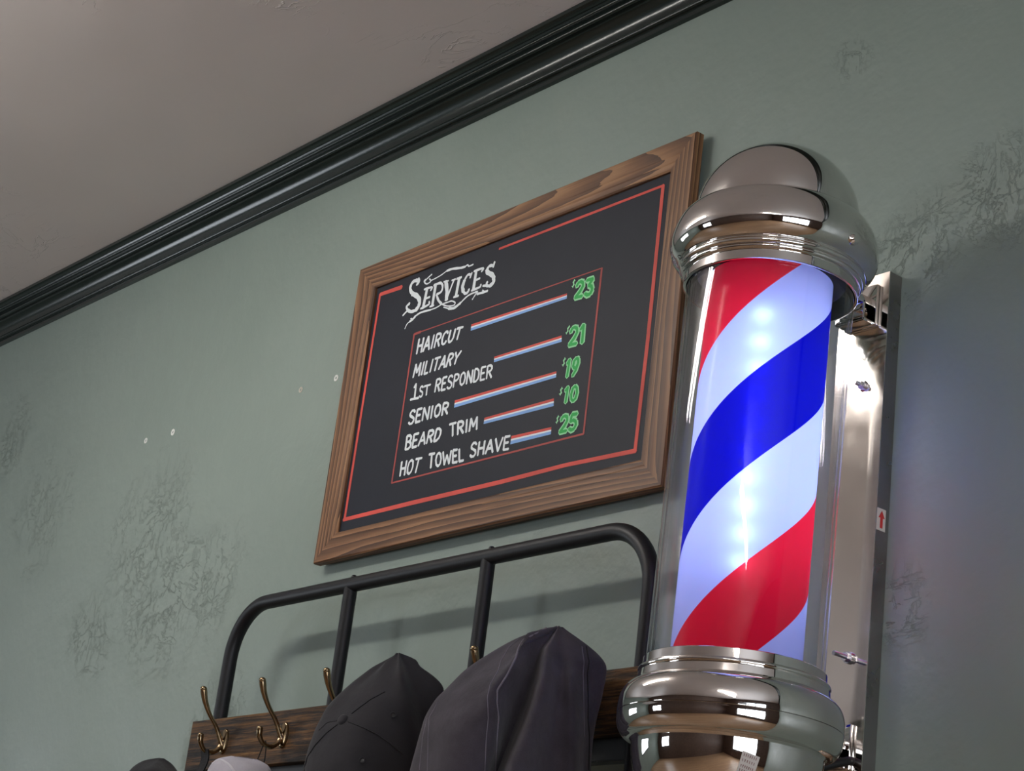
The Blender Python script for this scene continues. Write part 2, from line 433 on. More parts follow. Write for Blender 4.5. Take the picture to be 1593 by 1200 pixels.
# ------------------------------------------------------------------ menu board
BOARD = json.loads(r'''{"SERVICES":[[4.56,[[-242.2,477.2],[-239.2,470.1],[-245.3,466.1]]],[5.97,[[-240.5,471.9],[-250.8,475.4],[-260.3,472.2],[-262.1,462.2],[-254.1,452.0]]],[7.72,[[-254.1,452.0],[-239.2,443.9],[-229.6,433.4],[-230.0,423.3],[-237.2,417.4]]],[5.26,[[-237.2,417.4],[-250.2,418.2],[-261.3,424.3]]],[4.56,[[-261.3,424.3],[-265.1,431.1],[-257.5,435.1]]],[3.16,[[-260.4,423.3],[-272.5,416.6]]],[6.32,[[-212.6,450.0],[-216.3,416.7]]],[3.86,[[-220.3,451.4],[-199.3,450.0],[-201.5,444.7]]],[3.51,[[-212.1,432.6],[-201.1,432.9]]],[3.86,[[-223.0,416.9],[-201.3,419.2],[-201.4,424.3]]],[5.97,[[-189.4,451.9],[-190.7,414.0]]],[4.21,[[-194.3,452.1],[-176.7,452.0],[-169.0,444.5],[-170.8,434.8],[-183.0,432.8]]],[4.21,[[-183.0,432.8],[-175.4,420.8],[-164.6,411.3]]],[2.28,[[-164.6,411.3],[-149.0,403.8],[-131.1,400.3],[-127.0,404.1],[-137.4,409.7],[-150.4,410.3],[-165.6,410.7]]],[2.81,[[-197.4,414.3],[-185.9,413.9]]],[7.72,[[-161.6,450.7],[-154.7,432.2],[-152.7,416.2]]],[3.51,[[-139.1,448.2],[-146.3,431.6],[-152.3,416.1]]],[2.81,[[-167.5,451.7],[-154.6,450.2]]],[2.81,[[-145.2,448.6],[-135.3,448.2]]],[3.86,[[-155.9,416.0],[-149.4,415.8]]],[5.97,[[-125.2,448.1],[-127.6,415.7]]],[3.51,[[-132.2,447.9],[-119.3,447.5]]],[3.51,[[-133.3,415.7],[-120.4,415.0]]],[3.51,[[-92.1,448.6],[-95.4,440.2]]],[4.21,[[-94.0,445.5],[-102.8,447.5],[-110.0,439.6]]],[7.02,[[-110.0,439.6],[-112.7,428.8],[-108.6,419.2]]],[4.56,[[-108.6,419.2],[-102.2,414.1],[-95.9,415.8],[-93.8,420.1]]],[6.32,[[-81.1,449.3],[-82.0,415.4]]],[3.86,[[-86.9,449.7],[-63.4,449.0],[-66.5,443.8]]],[3.51,[[-80.7,431.8],[-68.4,432.5]]],[3.86,[[-86.8,415.6],[-66.2,416.4],[-63.5,420.6]]],[4.21,[[-34.9,452.5],[-36.7,444.1]]],[4.91,[[-36.7,446.9],[-46.8,448.6],[-52.5,444.0]]],[7.37,[[-52.5,444.0],[-50.0,438.4],[-36.0,429.8],[-30.8,422.1]]],[6.67,[[-30.8,422.1],[-31.1,415.2],[-39.6,411.7]]],[4.56,[[-39.6,411.7],[-48.4,415.1],[-47.1,421.0]]],[3.86,[[-48.4,414.7],[-57.4,416.5]]],[2.46,[[-204.8,474.9],[-211.0,472.5],[-222.0,467.1],[-220.6,462.8],[-213.7,460.0],[-205.0,462.5],[-209.9,467.9]]],[4.56,[[-220.3,469.3],[-224.1,466.6]]],[1.93,[[-205.6,463.4],[-192.6,464.4],[-177.7,466.4],[-163.3,470.4]]],[3.86,[[-163.3,470.4],[-148.0,470.0],[-125.7,465.9],[-112.7,464.8]]],[2.46,[[-112.7,464.8],[-107.1,466.5],[-102.8,462.9],[-91.7,463.3]]],[2.11,[[-260.5,389.6],[-256.5,396.7],[-249.4,400.1]]],[4.21,[[-249.4,400.1],[-240.9,402.5],[-234.7,406.6]]],[2.46,[[-247.8,404.9],[-239.8,402.2]]],[3.16,[[-234.7,406.6],[-220.2,409.5],[-193.3,407.8]]],[2.11,[[-193.3,407.8],[-178.0,408.0],[-165.5,410.4]]],[2.11,[[-157.6,403.7],[-143.5,398.1]]],[4.56,[[-143.5,398.1],[-127.9,395.2],[-112.0,400.1]]],[2.81,[[-112.0,400.1],[-96.7,407.7],[-82.5,409.9],[-69.6,409.7]]],[2.46,[[-69.6,409.7],[-74.4,405.7],[-81.3,398.5]]],[3.86,[[-70.2,405.4],[-56.6,404.5],[-43.2,404.2]]],[2.46,[[-57.1,408.8],[-50.8,404.0]]]],"HAIRCUT":[[4.1,[[-215.2,334.4],[-213.9,360.0]]],[4.1,[[-203.0,334.5],[-201.4,359.4]]],[4.1,[[-214.6,347.2],[-202.2,347.0]]],[4.1,[[-198.0,334.6],[-188.0,358.7],[-181.8,334.7]]],[4.1,[[-194.2,343.1],[-184.3,343.0]]],[4.1,[[-175.4,334.7],[-173.1,358.0]]],[4.1,[[-167.5,334.8],[-165.0,357.6]]],[4.1,[[-165.0,357.6],[-157.5,357.2],[-153.3,354.1],[-153.9,349.4],[-158.8,346.5],[-166.3,346.2]]],[4.1,[[-161.1,346.1],[-155.0,334.8]]],[4.1,[[-135.0,352.3],[-137.0,355.5],[-140.6,356.4],[-145.4,353.3],[-148.5,345.8],[-147.6,337.7],[-143.7,334.9],[-140.0,335.6],[-137.0,339.2]]],[4.1,[[-128.5,355.8],[-130.9,341.2],[-129.3,336.0],[-125.7,335.0],[-121.9,336.1],[-118.4,341.1],[-115.8,355.1]]],[4.1,[[-111.0,354.9],[-95.9,354.1]]],[4.1,[[-103.5,354.5],[-107.6,335.2]]]],"MILITARY":[[3.91,[[-215.4,292.5],[-212.1,314.8],[-206.8,299.1],[-199.1,314.5],[-199.3,292.4]]],[3.91,[[-192.5,292.4],[-190.1,314.3]]],[3.91,[[-182.8,314.1],[-185.4,292.3],[-176.1,292.3]]],[3.91,[[-169.6,292.3],[-166.4,313.7]]],[3.91,[[-160.2,313.5],[-145.9,313.2]]],[3.91,[[-153.1,313.4],[-156.8,292.2]]],[3.91,[[-146.7,292.1],[-134.8,312.9],[-131.6,292.0]]],[3.91,[[-142.2,299.4],[-133.0,299.3]]],[3.91,[[-127.0,292.0],[-122.2,312.6]]],[3.91,[[-122.2,312.6],[-115.1,312.4],[-111.5,309.7],[-112.6,305.4],[-117.5,302.6],[-124.6,302.3]]],[3.91,[[-119.7,302.2],[-115.4,291.9]]],[3.91,[[-106.0,312.2],[-101.8,301.9],[-91.8,311.8]]],[3.91,[[-101.8,301.9],[-104.6,291.9]]]],"1ST":[[3.73,[[-207.9,273.2],[-204.0,278.8],[-202.4,252.5]]],[3.7273076942641685,[[-213.8,253.3],[-191.2,251.9]]],[3.17,[[-182.7,268.1],[-185.0,270.8],[-188.3,270.9],[-190.4,267.9],[-189.9,264.3],[-186.2,262.1],[-182.4,259.6],[-181.8,255.8],[-183.8,252.7],[-187.3,252.7],[-189.8,255.2]]],[3.35,[[-180.0,269.3],[-163.0,269.1]]],[3.35,[[-171.5,269.2],[-170.7,252.5]]]],"RESPONDER":[[3.54,[[-148.1,253.2],[-147.4,274.6]]],[3.54,[[-147.4,274.6],[-140.5,274.4],[-136.4,271.4],[-136.6,266.9],[-140.8,264.1],[-147.7,263.9]]],[3.54,[[-142.9,263.8],[-136.2,252.8]]],[3.54,[[-120.5,273.6],[-130.6,274.0],[-131.1,252.6],[-120.8,252.2]]],[3.54,[[-130.8,263.7],[-122.4,263.4]]],[3.54,[[-105.1,269.8],[-107.8,273.1],[-112.2,273.3],[-115.4,270.0],[-115.2,265.7],[-110.5,262.9],[-105.7,259.7],[-105.2,255.2],[-108.3,251.7],[-113.1,251.9],[-116.3,255.0]]],[3.54,[[-99.6,251.4],[-99.6,272.8],[-93.1,272.5],[-89.0,269.4],[-89.0,264.7],[-93.1,261.8],[-99.6,261.7]]],[3.54,[[-77.7,271.9],[-82.2,269.1],[-84.0,261.5],[-82.1,253.7],[-77.5,250.5],[-72.9,253.3],[-71.1,261.0],[-73.1,268.8],[-77.7,271.9]]],[3.54,[[-65.8,250.1],[-66.2,271.5],[-53.3,249.6],[-53.9,271.0]]],[3.54,[[-47.5,249.4],[-48.1,270.8],[-42.6,270.6],[-37.7,266.5],[-36.1,259.6],[-37.2,252.8],[-41.9,249.2],[-47.5,249.4]]],[3.54,[[-21.2,269.7],[-31.4,270.1],[-30.5,248.7],[-20.2,248.3]]],[3.54,[[-30.9,259.8],[-22.6,259.5]]],[3.54,[[-15.0,248.1],[-16.0,269.5]]],[3.54,[[-16.0,269.5],[-9.2,269.3],[-4.9,266.3],[-4.6,261.8],[-8.6,259.0],[-15.5,258.8]]],[3.54,[[-10.7,258.6],[-3.1,247.7]]]],"SENIOR":[[4.05,[[-195.5,228.3],[-198.7,231.8],[-203.8,232.1],[-207.7,228.6],[-207.5,224.0],[-202.0,221.1],[-196.4,217.7],[-195.9,213.0],[-199.6,209.3],[-205.3,209.4],[-208.9,212.6]]],[4.05,[[-177.2,230.8],[-189.1,231.3],[-189.7,209.1],[-177.7,208.9]]],[4.05,[[-189.4,220.7],[-179.5,220.3]]],[4.05,[[-171.8,208.8],[-171.3,230.5],[-157.2,208.6],[-156.9,229.8]]],[4.05,[[-148.8,208.4],[-148.5,229.3]]],[4.05,[[-133.2,228.6],[-138.6,226.0],[-140.8,218.6],[-138.7,211.1],[-133.4,208.2],[-128.0,210.9],[-125.8,218.1],[-127.9,225.5],[-133.2,228.6]]],[4.05,[[-119.6,207.9],[-119.5,227.9]]],[4.05,[[-119.5,227.9],[-111.4,227.5],[-106.6,224.7],[-106.6,220.6],[-111.4,218.1],[-119.5,217.9]]],[4.05,[[-113.9,217.8],[-105.7,207.7]]]],"BEARD":[[4.05,[[-207.0,165.8],[-207.6,189.1],[-200.5,188.8],[-195.7,185.9],[-195.7,180.9],[-200.4,178.2],[-207.3,178.4]]],[4.05,[[-200.4,178.2],[-194.3,174.9],[-194.3,169.0],[-199.5,165.8],[-207.0,165.8]]],[4.05,[[-176.3,187.9],[-188.3,188.3],[-188.6,165.9],[-177.2,165.9]]],[4.05,[[-188.4,177.6],[-178.8,177.4]]],[4.05,[[-172.9,166.0],[-162.9,187.4],[-155.8,166.0]]],[4.05,[[-169.0,173.5],[-158.6,173.4]]],[4.05,[[-150.6,166.1],[-148.5,186.8]]],[4.05,[[-148.5,186.8],[-140.4,186.5],[-135.9,183.7],[-136.5,179.5],[-141.6,176.7],[-149.6,176.5]]],[4.05,[[-144.0,176.4],[-137.5,166.1]]],[4.05,[[-131.5,166.2],[-128.5,186.1],[-122.0,185.8],[-117.0,182.1],[-116.5,175.9],[-119.2,169.7],[-125.3,166.2],[-131.5,166.2]]]],"TRIM":[[4.05,[[-95.6,187.7],[-79.1,187.5]]],[4.05,[[-87.4,187.6],[-83.2,166.4]]],[4.05,[[-70.2,166.3],[-73.6,187.4]]],[4.05,[[-73.6,187.4],[-65.4,187.3],[-60.1,184.5],[-59.5,180.1],[-63.9,177.2],[-71.9,176.9]]],[4.05,[[-66.3,176.8],[-56.8,166.3]]],[4.05,[[-49.2,166.2],[-51.6,187.1]]],[4.05,[[-41.4,166.2],[-41.3,187.0],[-32.6,172.4],[-26.2,186.8],[-23.0,166.1]]]],"HOT":[[3.86,[[-211.2,121.6],[-211.9,145.8]]],[3.86,[[-199.4,121.3],[-198.8,145.1]]],[3.86,[[-211.5,133.7],[-199.1,133.2]]],[3.86,[[-185.4,144.3],[-190.8,141.3],[-193.3,132.9],[-191.8,124.3],[-187.3,120.9],[-182.3,124.0],[-179.4,132.3],[-180.5,140.8],[-185.4,144.3]]],[3.86,[[-173.6,143.7],[-157.8,142.8]]],[3.86,[[-165.7,143.2],[-169.6,120.4]]]],"TOWEL":[[3.86,[[-139.3,145.5],[-124.6,144.5]]],[3.86,[[-132.0,145.0],[-129.8,121.6]]],[3.86,[[-113.7,143.7],[-118.1,140.9],[-119.2,132.7],[-116.3,124.4],[-110.9,121.1],[-106.3,124.1],[-105.4,132.1],[-108.4,140.2],[-113.7,143.7]]],[3.86,[[-102.7,143.0],[-94.8,120.6],[-91.2,136.1],[-82.7,120.3],[-81.7,141.5]]],[3.86,[[-66.2,140.4],[-77.0,141.2],[-73.2,120.0],[-62.1,119.7]]],[3.86,[[-75.2,131.0],[-66.1,130.6]]],[3.86,[[-61.0,140.1],[-56.7,119.6],[-46.4,119.3]]]],"SHAVE":[[3.86,[[-18.0,140.2],[-21.3,143.7],[-26.4,144.0],[-30.1,140.6],[-29.7,136.2],[-24.1,133.3],[-18.5,129.9],[-17.9,125.3],[-21.4,121.7],[-27.0,121.9],[-30.7,125.1]]],[3.86,[[-11.3,121.3],[-11.5,143.1]]],[3.86,[[2.0,120.9],[1.8,142.4]]],[3.86,[[-11.4,132.2],[1.9,131.6]]],[3.86,[[7.4,120.7],[16.0,141.6],[25.0,120.0]]],[3.86,[[10.8,128.0],[21.4,127.6]]],[3.86,[[28.5,140.9],[37.3,119.6],[45.6,140.0]]],[3.86,[[62.6,139.1],[50.7,139.7],[51.0,119.1],[62.8,118.6]]],[3.86,[[50.9,129.8],[60.6,129.4]]]],"prices":{"$23":[[[9.32,[[179.1,355.8],[181.7,360.5],[186.9,361.4],[192.8,358.5],[193.6,352.3],[188.2,345.0],[178.3,337.2],[194.2,336.1]]],[9.32,[[200.9,359.7],[215.0,358.8],[206.7,349.9],[213.3,347.4],[216.0,341.1],[212.5,335.2],[206.3,334.6],[200.1,338.5]]]],[[1.68,[[173.5,366.4],[171.3,367.6],[168.8,365.1],[170.6,362.6],[172.5,360.1],[170.0,357.5],[167.5,358.7]]],[1.68,[[171.5,369.2],[169.8,356.0]]]]],"$21":[[[8.95,[[177.5,281.5],[180.0,286.7],[185.4,287.8],[191.6,284.5],[192.7,277.7],[187.4,269.6],[177.4,261.0],[193.9,259.9]]],[8.95,[[199.8,280.6],[205.9,286.4],[206.8,258.2]]]],[[1.49,[[174.0,290.9],[171.9,292.2],[168.7,289.8],[170.1,287.3],[171.3,284.8],[168.2,282.4],[166.1,283.5]]],[1.49,[[172.5,293.7],[167.7,280.8]]]]],"$19":[[[8.2,[[178.4,230.9],[183.1,236.5],[181.2,209.9]]],[8.2,[[202.7,225.9],[200.0,220.7],[195.7,220.0],[192.8,224.5],[194.0,231.9],[198.6,235.4],[202.6,232.9],[203.2,226.9],[199.9,216.4],[193.6,208.8]]]],[[1.49,[[173.1,239.5],[170.7,240.8],[168.0,238.4],[169.9,235.7],[171.9,233.0],[169.2,230.6],[166.5,231.9]]],[1.49,[[171.0,242.5],[168.9,229.0]]]]],"$10":[[[7.83,[[181.4,187.5],[186.4,192.2],[184.9,168.7]]],[7.83,[[202.5,190.4],[198.0,187.7],[195.8,179.6],[197.3,171.2],[201.7,167.8],[206.4,170.7],[208.5,178.6],[206.9,186.7],[202.5,190.4]]]],[[1.49,[[174.4,192.5],[171.9,193.8],[169.2,191.5],[171.2,189.0],[173.3,186.4],[170.6,184.2],[167.9,185.5]]],[1.49,[[172.1,195.3],[170.4,182.7]]]]],"$25":[[[8.57,[[179.9,141.6],[182.2,146.2],[187.1,147.2],[192.9,144.4],[193.7,138.5],[188.7,131.3],[179.7,123.4],[194.4,122.9]]],[8.57,[[214.1,145.3],[202.9,145.9],[201.4,135.4],[207.4,136.9],[213.1,133.7],[214.3,128.3],[211.2,122.8],[205.5,121.8],[199.8,124.9]]]],[[1.49,[[173.6,148.4],[171.4,149.5],[168.9,147.2],[170.7,144.9],[172.3,142.5],[169.9,140.2],[167.7,141.3]]],[1.49,[[171.6,151.0],[169.7,138.7]]]]]},"div":[[[-74.2,353.7],[157.7,349.6],[158.6,340.9],[-73.9,342.4]],[[-2.5,282.2],[156.9,281.1],[158.7,270.6],[-1.6,272.6]],[[-90.3,227.2],[154.9,224.1],[155.6,214.2],[-89.9,214.7]],[[-6.9,181.8],[156.5,180.9],[158.1,168.4],[-7.1,171.5]],[[66.3,138.5],[158.6,135.4],[159.5,123.9],[65.8,125.2]]],"inner":[[1.82,[[-230.6,373.1],[232.4,371.8]]],[3.35,[[232.4,371.8],[233.3,110.9]]],[2.52,[[233.3,110.9],[-231.7,113.1]]],[3.63,[[-231.7,113.1],[-230.6,373.1]]],[4.19,[[-230.5,372.5],[-212.4,372.9]]]],"outer":[[6.43,[[-351.4,474.8],[-288.7,472.9]]],[5.03,[[-351.8,476.0],[-353.3,68.1]]],[6.15,[[-356.5,69.7],[-169.3,69.5],[55.5,67.8],[201.2,69.1],[349.5,64.6]]],[6.15,[[347.7,63.5],[350.5,228.9],[349.1,473.1]]],[3.63,[[349.2,472.6],[163.3,473.0],[-27.2,473.4]]]],"opening":[[-376.9,495.1],[356.3,495.1],[358.7,49.4],[-373.6,53.3]]}''')
bx0, bx1, bz0, bz1 = -2.672, -1.838, 0.7915 + HC, 1.3285 + HC
ix0, ix1, iz0, iz1 = -2.618, -1.889, 0.839 + HC, 1.2805 + HC
YF, YB, YP = 1.676, 1.6915, 1.684
BC = Vector((-2.255, YP, 0.7915 + HC))
menu = empty('menu_board', BC)
tag(menu, 'wood-framed black chalkboard with hand-lettered services and prices on the green wall', 'menu board')
def frame_piece(L, w, ka, kb, M, label=None):
    bm = bmesh.new(); D = YB - YF
    pr = [(0, -D), (0, -0.0022), (0.0022, 0), (w * 0.55, 0.0), (w * 0.57, -0.0006), (w - 0.012, -0.0006), (w - 0.010, -0.0018), (w - 0.0025, -0.0022), (w, -0.0042), (w, -D)]
    NSEG = 24
    prev = None; first = None
    for s in range(NSEG + 1):
        ring = []
        for v, d in pr:
            xa = -L / 2 + v * ka; xb = L / 2 - v * kb
            ring.append(bm.verts.new((xa + (xb - xa) * s / NSEG, v, d)))
        if prev:
            for i in range(len(pr)):
                j = (i + 1) % len(pr); bm.faces.new((prev[i], prev[j], ring[j], ring[i]))
        else: bm.faces.new(ring)
        prev = ring
    bm.faces.new(prev)
    o = from_bm('frame_rail', bm, M_frame_wood, menu)
    o.matrix_local = Matrix.Translation(-BC) @ M
    return o
def mat3(ex, ev, ed, loc):
    return Matrix(((ex[0], ev[0], ed[0], loc[0]), (ex[1], ev[1], ed[1], loc[1]), (ex[2], ev[2], ed[2], loc[2]), (0, 0, 0, 1)))
wl, wr, wb, wt = ix0 - bx0, bx1 - ix1, iz0 - bz0, bz1 - iz1
cxm, czm = (bx0 + bx1) / 2, (bz0 + bz1) / 2
ed = (0, -1, 0)
frame_piece(bx1 - bx0, wb, wl / wb, wr / wb, mat3((1, 0, 0), (0, 0, 1), ed, (cxm, YF, bz0)))
frame_piece(bx1 - bx0, wt, wr / wt, wl / wt, mat3((-1, 0, 0), (0, 0, -1), ed, (cxm, YF, bz1)))
frame_piece(bz1 - bz0, wl, wt / wl, wb / wl, mat3((0, 0, -1), (1, 0, 0), ed, (bx0, YF, czm)))
frame_piece(bz1 - bz0, wr, wb / wr, wt / wr, mat3((0, 0, 1), (-1, 0, 0), ed, (bx1, YF, czm)))
bm = bmesh.new(); box(bm, (ix0 - 0.008 - BC.x, 0, iz0 - 0.008 - BC.z), (ix1 + 0.008 - BC.x, 0.0055, iz1 + 0.008 - BC.z))
from_bm('chalk_panel', bm, M_board, menu)
def ribbon(bm, pts, w, y, th=0.0003, smooth=True):
    # painted stroke: round-ended flat ribbon lying on the panel (x, z in metres)
    P = [Vector((p[0], p[1])) for p in pts]
    if smooth and len(P) > 2:
        Q = []
        for i in range(len(P) - 1):
            a, b, c, d = P[max(0, i - 1)], P[i], P[i + 1], P[min(len(P) - 1, i + 2)]
            for k in range(4):
                t = k / 4
                Q.append(0.5 * ((2 * b) + (c - a) * t + (2 * a - 5 * b + 4 * c - d) * t * t + (3 * b - a - 3 * c + d) * t ** 3))
        Q.append(P[-1]); P = Q
    n = len(P); hw = w / 2; Ls = []; Rs = []
    for i in range(n):
        t = (P[min(n - 1, i + 1)] - P[max(0, i - 1)])
        if t.length < 1e-9: t = Vector((1, 0))
        t.normalize(); nn = Vector((-t.y, t.x))
        k = hw * (1 + 0.10 * math.sin(i * 1.7 + P[0].x * 90))
        Ls.append(P[i] + nn * k); Rs.append(P[i] - nn * k)
    t0 = (P[0] - P[1]).normalized() * hw * 0.7; t1 = (P[-1] - P[-2]).normalized() * hw * 0.7
    loop = [P[0] + t0] + Ls + [P[-1] + t1] + Rs[::-1]
    V = lambda p: bm.verts.new((p.x, y, p.y))
    a0 = V(P[0] + t0); a1 = V(P[-1] + t1)
    lv = [V(p) for p in Ls]; rv = [V(p) for p in Rs]
    bm.faces.new((a0, rv[0], lv[0]))
    for i in range(n - 1): bm.faces.new((lv[i], rv[i], rv[i + 1], lv[i + 1]))
    bm.faces.new((lv[-1], rv[-1], a1))
def lettering(name, label, sets, mat, y, wmul=1.0, smooth=True):
    wmul *= 1.12
    bm = bmesh.new()
    runs = []
    for w, pts in sets:            # a brush stroke ends where the letter turns sharply
        cur = [pts[0]]
        for i in range(1, len(pts)):
            cur.append(pts[i])
            if i < len(pts) - 1:
                a = Vector((pts[i][0] - pts[i - 1][0], pts[i][1] - pts[i - 1][1])); b = Vector((pts[i + 1][0] - pts[i][0], pts[i + 1][1] - pts[i][1]))
                if not smooth and a.length > 0 and b.length > 0 and a.angle(b) > math.radians(48):
                    runs.append((w, cur)); cur = [pts[i]]
        runs.append((w, cur))
    for k, (w, pts) in enumerate(runs):
        ribbon(bm, [(p[0] / 1000, p[1] / 1000) for p in pts], w / 1000 * wmul, y - 0.00002 * (k % 5), smooth=smooth)
    for f in bm.faces:
        f.normal_update()
        if f.normal.y > 0: f.normal_flip()
    o = from_bm(name, bm, mat, menu, recalc=False)
    if label: o['label'] = label
    return o
LY = -0.0004
lettering('title_lettering', 'white ornate title reading SERVICES with flourishes', BOARD['SERVICES'], M_white, LY)
for wds in (['HAIRCUT'], ['MILITARY'], ['1ST', 'RESPONDER'], ['SENIOR'], ['BEARD', 'TRIM'], ['HOT', 'TOWEL', 'SHAVE']):
    sets = sum([BOARD[w] for w in wds], [])
    lettering('service_lettering', 'white hand lettering reading ' + ' '.join(wds), sets, M_white, LY, smooth=False if wds[0] in ('x',) else False)
for k, (num, dol) in BOARD['prices'].items():
    o = lettering('price_lettering', 'green price reading ' + k, num, M_mint, LY, 1.06, smooth=False)
    lettering('price_fill', None, num, M_green, LY - 0.0003, 0.52, smooth=False).parent = menu
    lettering('dollar_sign', None, dol, M_mint, LY, smooth=False)
for q in BOARD['div']:
    for nm, a, b, mt in (('red_divider', 0.0, 0.36, M_red), ('white_divider', 0.36, 0.58, M_white), ('blue_divider', 0.58, 1.0, M_blue)):
        bm = bmesh.new()
        tl, tr, br, bl = [Vector((p[0] / 1000, p[1] / 1000)) for p in q]
        c = [tl.lerp(bl, a), tl.lerp(bl, b), tr.lerp(br, b), tr.lerp(br, a)]
        vs = [bm.verts.new((p.x, LY, p.y)) for p in c]
        f = bm.faces.new(vs); f.normal_update()
        if f.normal.y > 0: f.normal_flip()
        from_bm(nm, bm, mt, menu, recalc=False)
lettering('inner_border', 'thin red painted rectangle around the price list', BOARD['inner'], M_redthin, LY, smooth=False)
lettering('outer_border', 'bright red painted border with a gap beside the title', BOARD['outer'], M_red, LY, smooth=False)

# ------------------------------------------------------------------ barber pole
PX, PY = -1.5, 1.5065
ANG = math.atan2(-PY, -PX)
rtv = Vector((math.cos(ANG + math.pi / 2), math.sin(ANG + math.pi / 2), 0))
TILT = 0.0115
pole = empty('barber_pole', (PX, Y1, 0.30 + HC))
tag(pole, 'chrome-capped barber pole with lit red, white and blue stripes, fixed to the wall', 'barber pole')
base = Vector((PX, PY, HC)) - rtv * TILT * 0.7          # axis point at eye height
PM = Matrix.Translation(base) @ Matrix.Rotation(ANG, 4, 'Z') @ Matrix.Rotation(-TILT, 4, 'X')
PL = Matrix.Translation(-pole.location) @ PM
def pole_part(name, prof, mat, seg=128, smooth=30, closed=False, label=None):
    bm = bmesh.new(); lathe(bm, prof, seg, closed)
    o = from_bm(name, bm, mat, pole, smooth); o.matrix_local = PL
    if label: o['label'] = label
    return o
dome = [(0.0, 1.021 + 0.0935)]
for i in range(1, 25):
    a = math.pi / 2 * (1 - i / 24)
    dome.append((0.0985 * math.cos(a), 1.021 + 0.0935 * math.sin(a)))
pole_part('dome_cap', dome + [(0.0985, 1.017), (0.09, 1.015)], M_chrome, smooth=25)
def arc_prof(pts, sub=5):
    q = smooth_path([(p[0], 0, p[1]) for p in pts], sub); return [(v.x, v.z) for v in q]
ring = [(0.0985, 1.0215), (0.1010, 1.0205)] + arc_prof([(0.1010, 1.0205), (0.1090, 1.0150), (0.1165, 1.0045), (0.1215, 0.9900), (0.1235, 0.9760), (0.1215, 0.9650), (0.1165, 0.9570), (0.1110, 0.9525)], 5)
ring += [(0.1085, 0.9520), (0.1085, 0.9505)] + arc_prof([(0.1085, 0.9505), (0.1098, 0.9485), (0.1098, 0.9455), (0.1070, 0.9435)], 3) + [(0.1055, 0.9433)] + arc_prof([(0.1055, 0.9433), (0.1066, 0.9415), (0.1060, 0.9390), (0.1040, 0.9380)], 3) + [(0.1025, 0.9378), (0.1030, 0.9262), (0.1018, 0.9256), (0.0996, 0.9256), (0.0996, 0.968), (0.02, 0.969)]
pole_part('top_collar', ring, M_chrome)
pole_part('glass_tube', [(0.0987, 0.465), (0.0987, 0.960), (0.0950, 0.960), (0.0950, 0.465)], M_glass, 128, 30, True, 'clear acrylic outer tube')
pole_part('striped_cylinder', [(0.0731, 0.452), (0.0731, 0.960)], M_stripes, 128, 60, False, 'translucent film with red, white and blue spiral stripes')
pole_part('upper_spindle', [(0.0, 0.9640), (0.0880, 0.9640), (0.0880, 0.9420), (0.0840, 0.9400), (0.0, 0.9400)], M_dark, 64)
coll = [(0.02, 0.458), (0.0995, 0.458), (0.0995, 0.4735), (0.1002, 0.4745), (0.1014, 0.4735), (0.1018, 0.4635), (0.1035, 0.4625)] + arc_prof([(0.1035, 0.4625), (0.1058, 0.4615), (0.1064, 0.4590), (0.1050, 0.4570)], 3) + [(0.1058, 0.4560), (0.1066, 0.4480), (0.1085, 0.4465)]
coll += arc_prof([(0.1085, 0.4465), (0.1145, 0.4425), (0.1200, 0.4360), (0.1232, 0.4270), (0.1243, 0.4170), (0.1243, 0.4105)], 6)
pole_part('lower_collar', coll + [(0.1236, 0.4100), (0.10, 0.409)], M_chrome)
bowl = [(0.10, 0.410), (0.1236, 0.4097)] + arc_prof([(0.1241, 0.4092), (0.1238, 0.4020), (0.1215, 0.3935), (0.1165, 0.3865), (0.1105, 0.3835)], 6) + [(0.1075, 0.3830), (0.1065, 0.3818)] + arc_prof([(0.1052, 0.3800), (0.1042, 0.3680), (0.0990, 0.3480), (0.0890, 0.3290), (0.0720, 0.3120), (0.0450, 0.3010), (0.0, 0.2970)], 6)
pole_part('base_bowl', bowl, M_chrome)
# LED strip inside the striped film
LEDR, LEDAZ = 0.055, math.radians(-4)
for k in range(10):
    li = bpy.data.lights.new('led', 'POINT'); li.energy = LED_WATT; li.shadow_soft_size = 0.004; li.color = (0.42, 0.60, 1.0)
    lo = bpy.data.objects.new('led', li); COL.objects.link(lo); lo.parent = pole
    z = 0.868 - k * 0.0325
    lo.matrix_local = PL @ Matrix.Rotation(LEDAZ, 4, 'Z') @ Matrix.Translation((LEDR + 0.006, 0, z))
    if k % 2 == 0:
        lb = bpy.data.lights.new('led', 'POINT'); lb.energy = LED_BACK; lb.shadow_soft_size = 0.006; lb.color = (0.50, 0.66, 1.0)
        ob = bpy.data.objects.new('led', lb); COL.objects.link(ob); ob.parent = pole
        ob.matrix_local = PL @ Matrix.Rotation(math.radians(140), 4, 'Z') @ Matrix.Translation((0.024, 0, z))
# wall plate: folded polished steel channel, with brackets, bolts and sticker
px0, px1, pzt, pzb, pyf = -1.540, -1.462, 1.0095 + HC, 0.30 + HC, 1.6764
L0 = pole.location
def wpart(name, bm, mat, smooth=None, parent=None):
    o = from_bm(name, bm, mat, parent or pole, smooth)
    if parent is None: o.location = (0, 0, 0)
    return o
def rel(p): return Vector(p) - L0
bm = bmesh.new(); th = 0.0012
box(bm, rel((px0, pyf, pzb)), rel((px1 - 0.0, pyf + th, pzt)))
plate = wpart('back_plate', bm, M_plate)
bm = bmesh.new(); box(bm, rel((px1 - th, pyf + th, pzb)), rel((px1, Y1 - 0.0005, pzt)))
wpart('plate_flange', bm, M_plate_side, None, plate)
bm = bmesh.new(); box(bm, rel((px0, pyf + th, pzb)), rel((px0 + th, Y1 - 0.0005, pzt)))
wpart('plate_flange', bm, M_plate_side, None, plate)
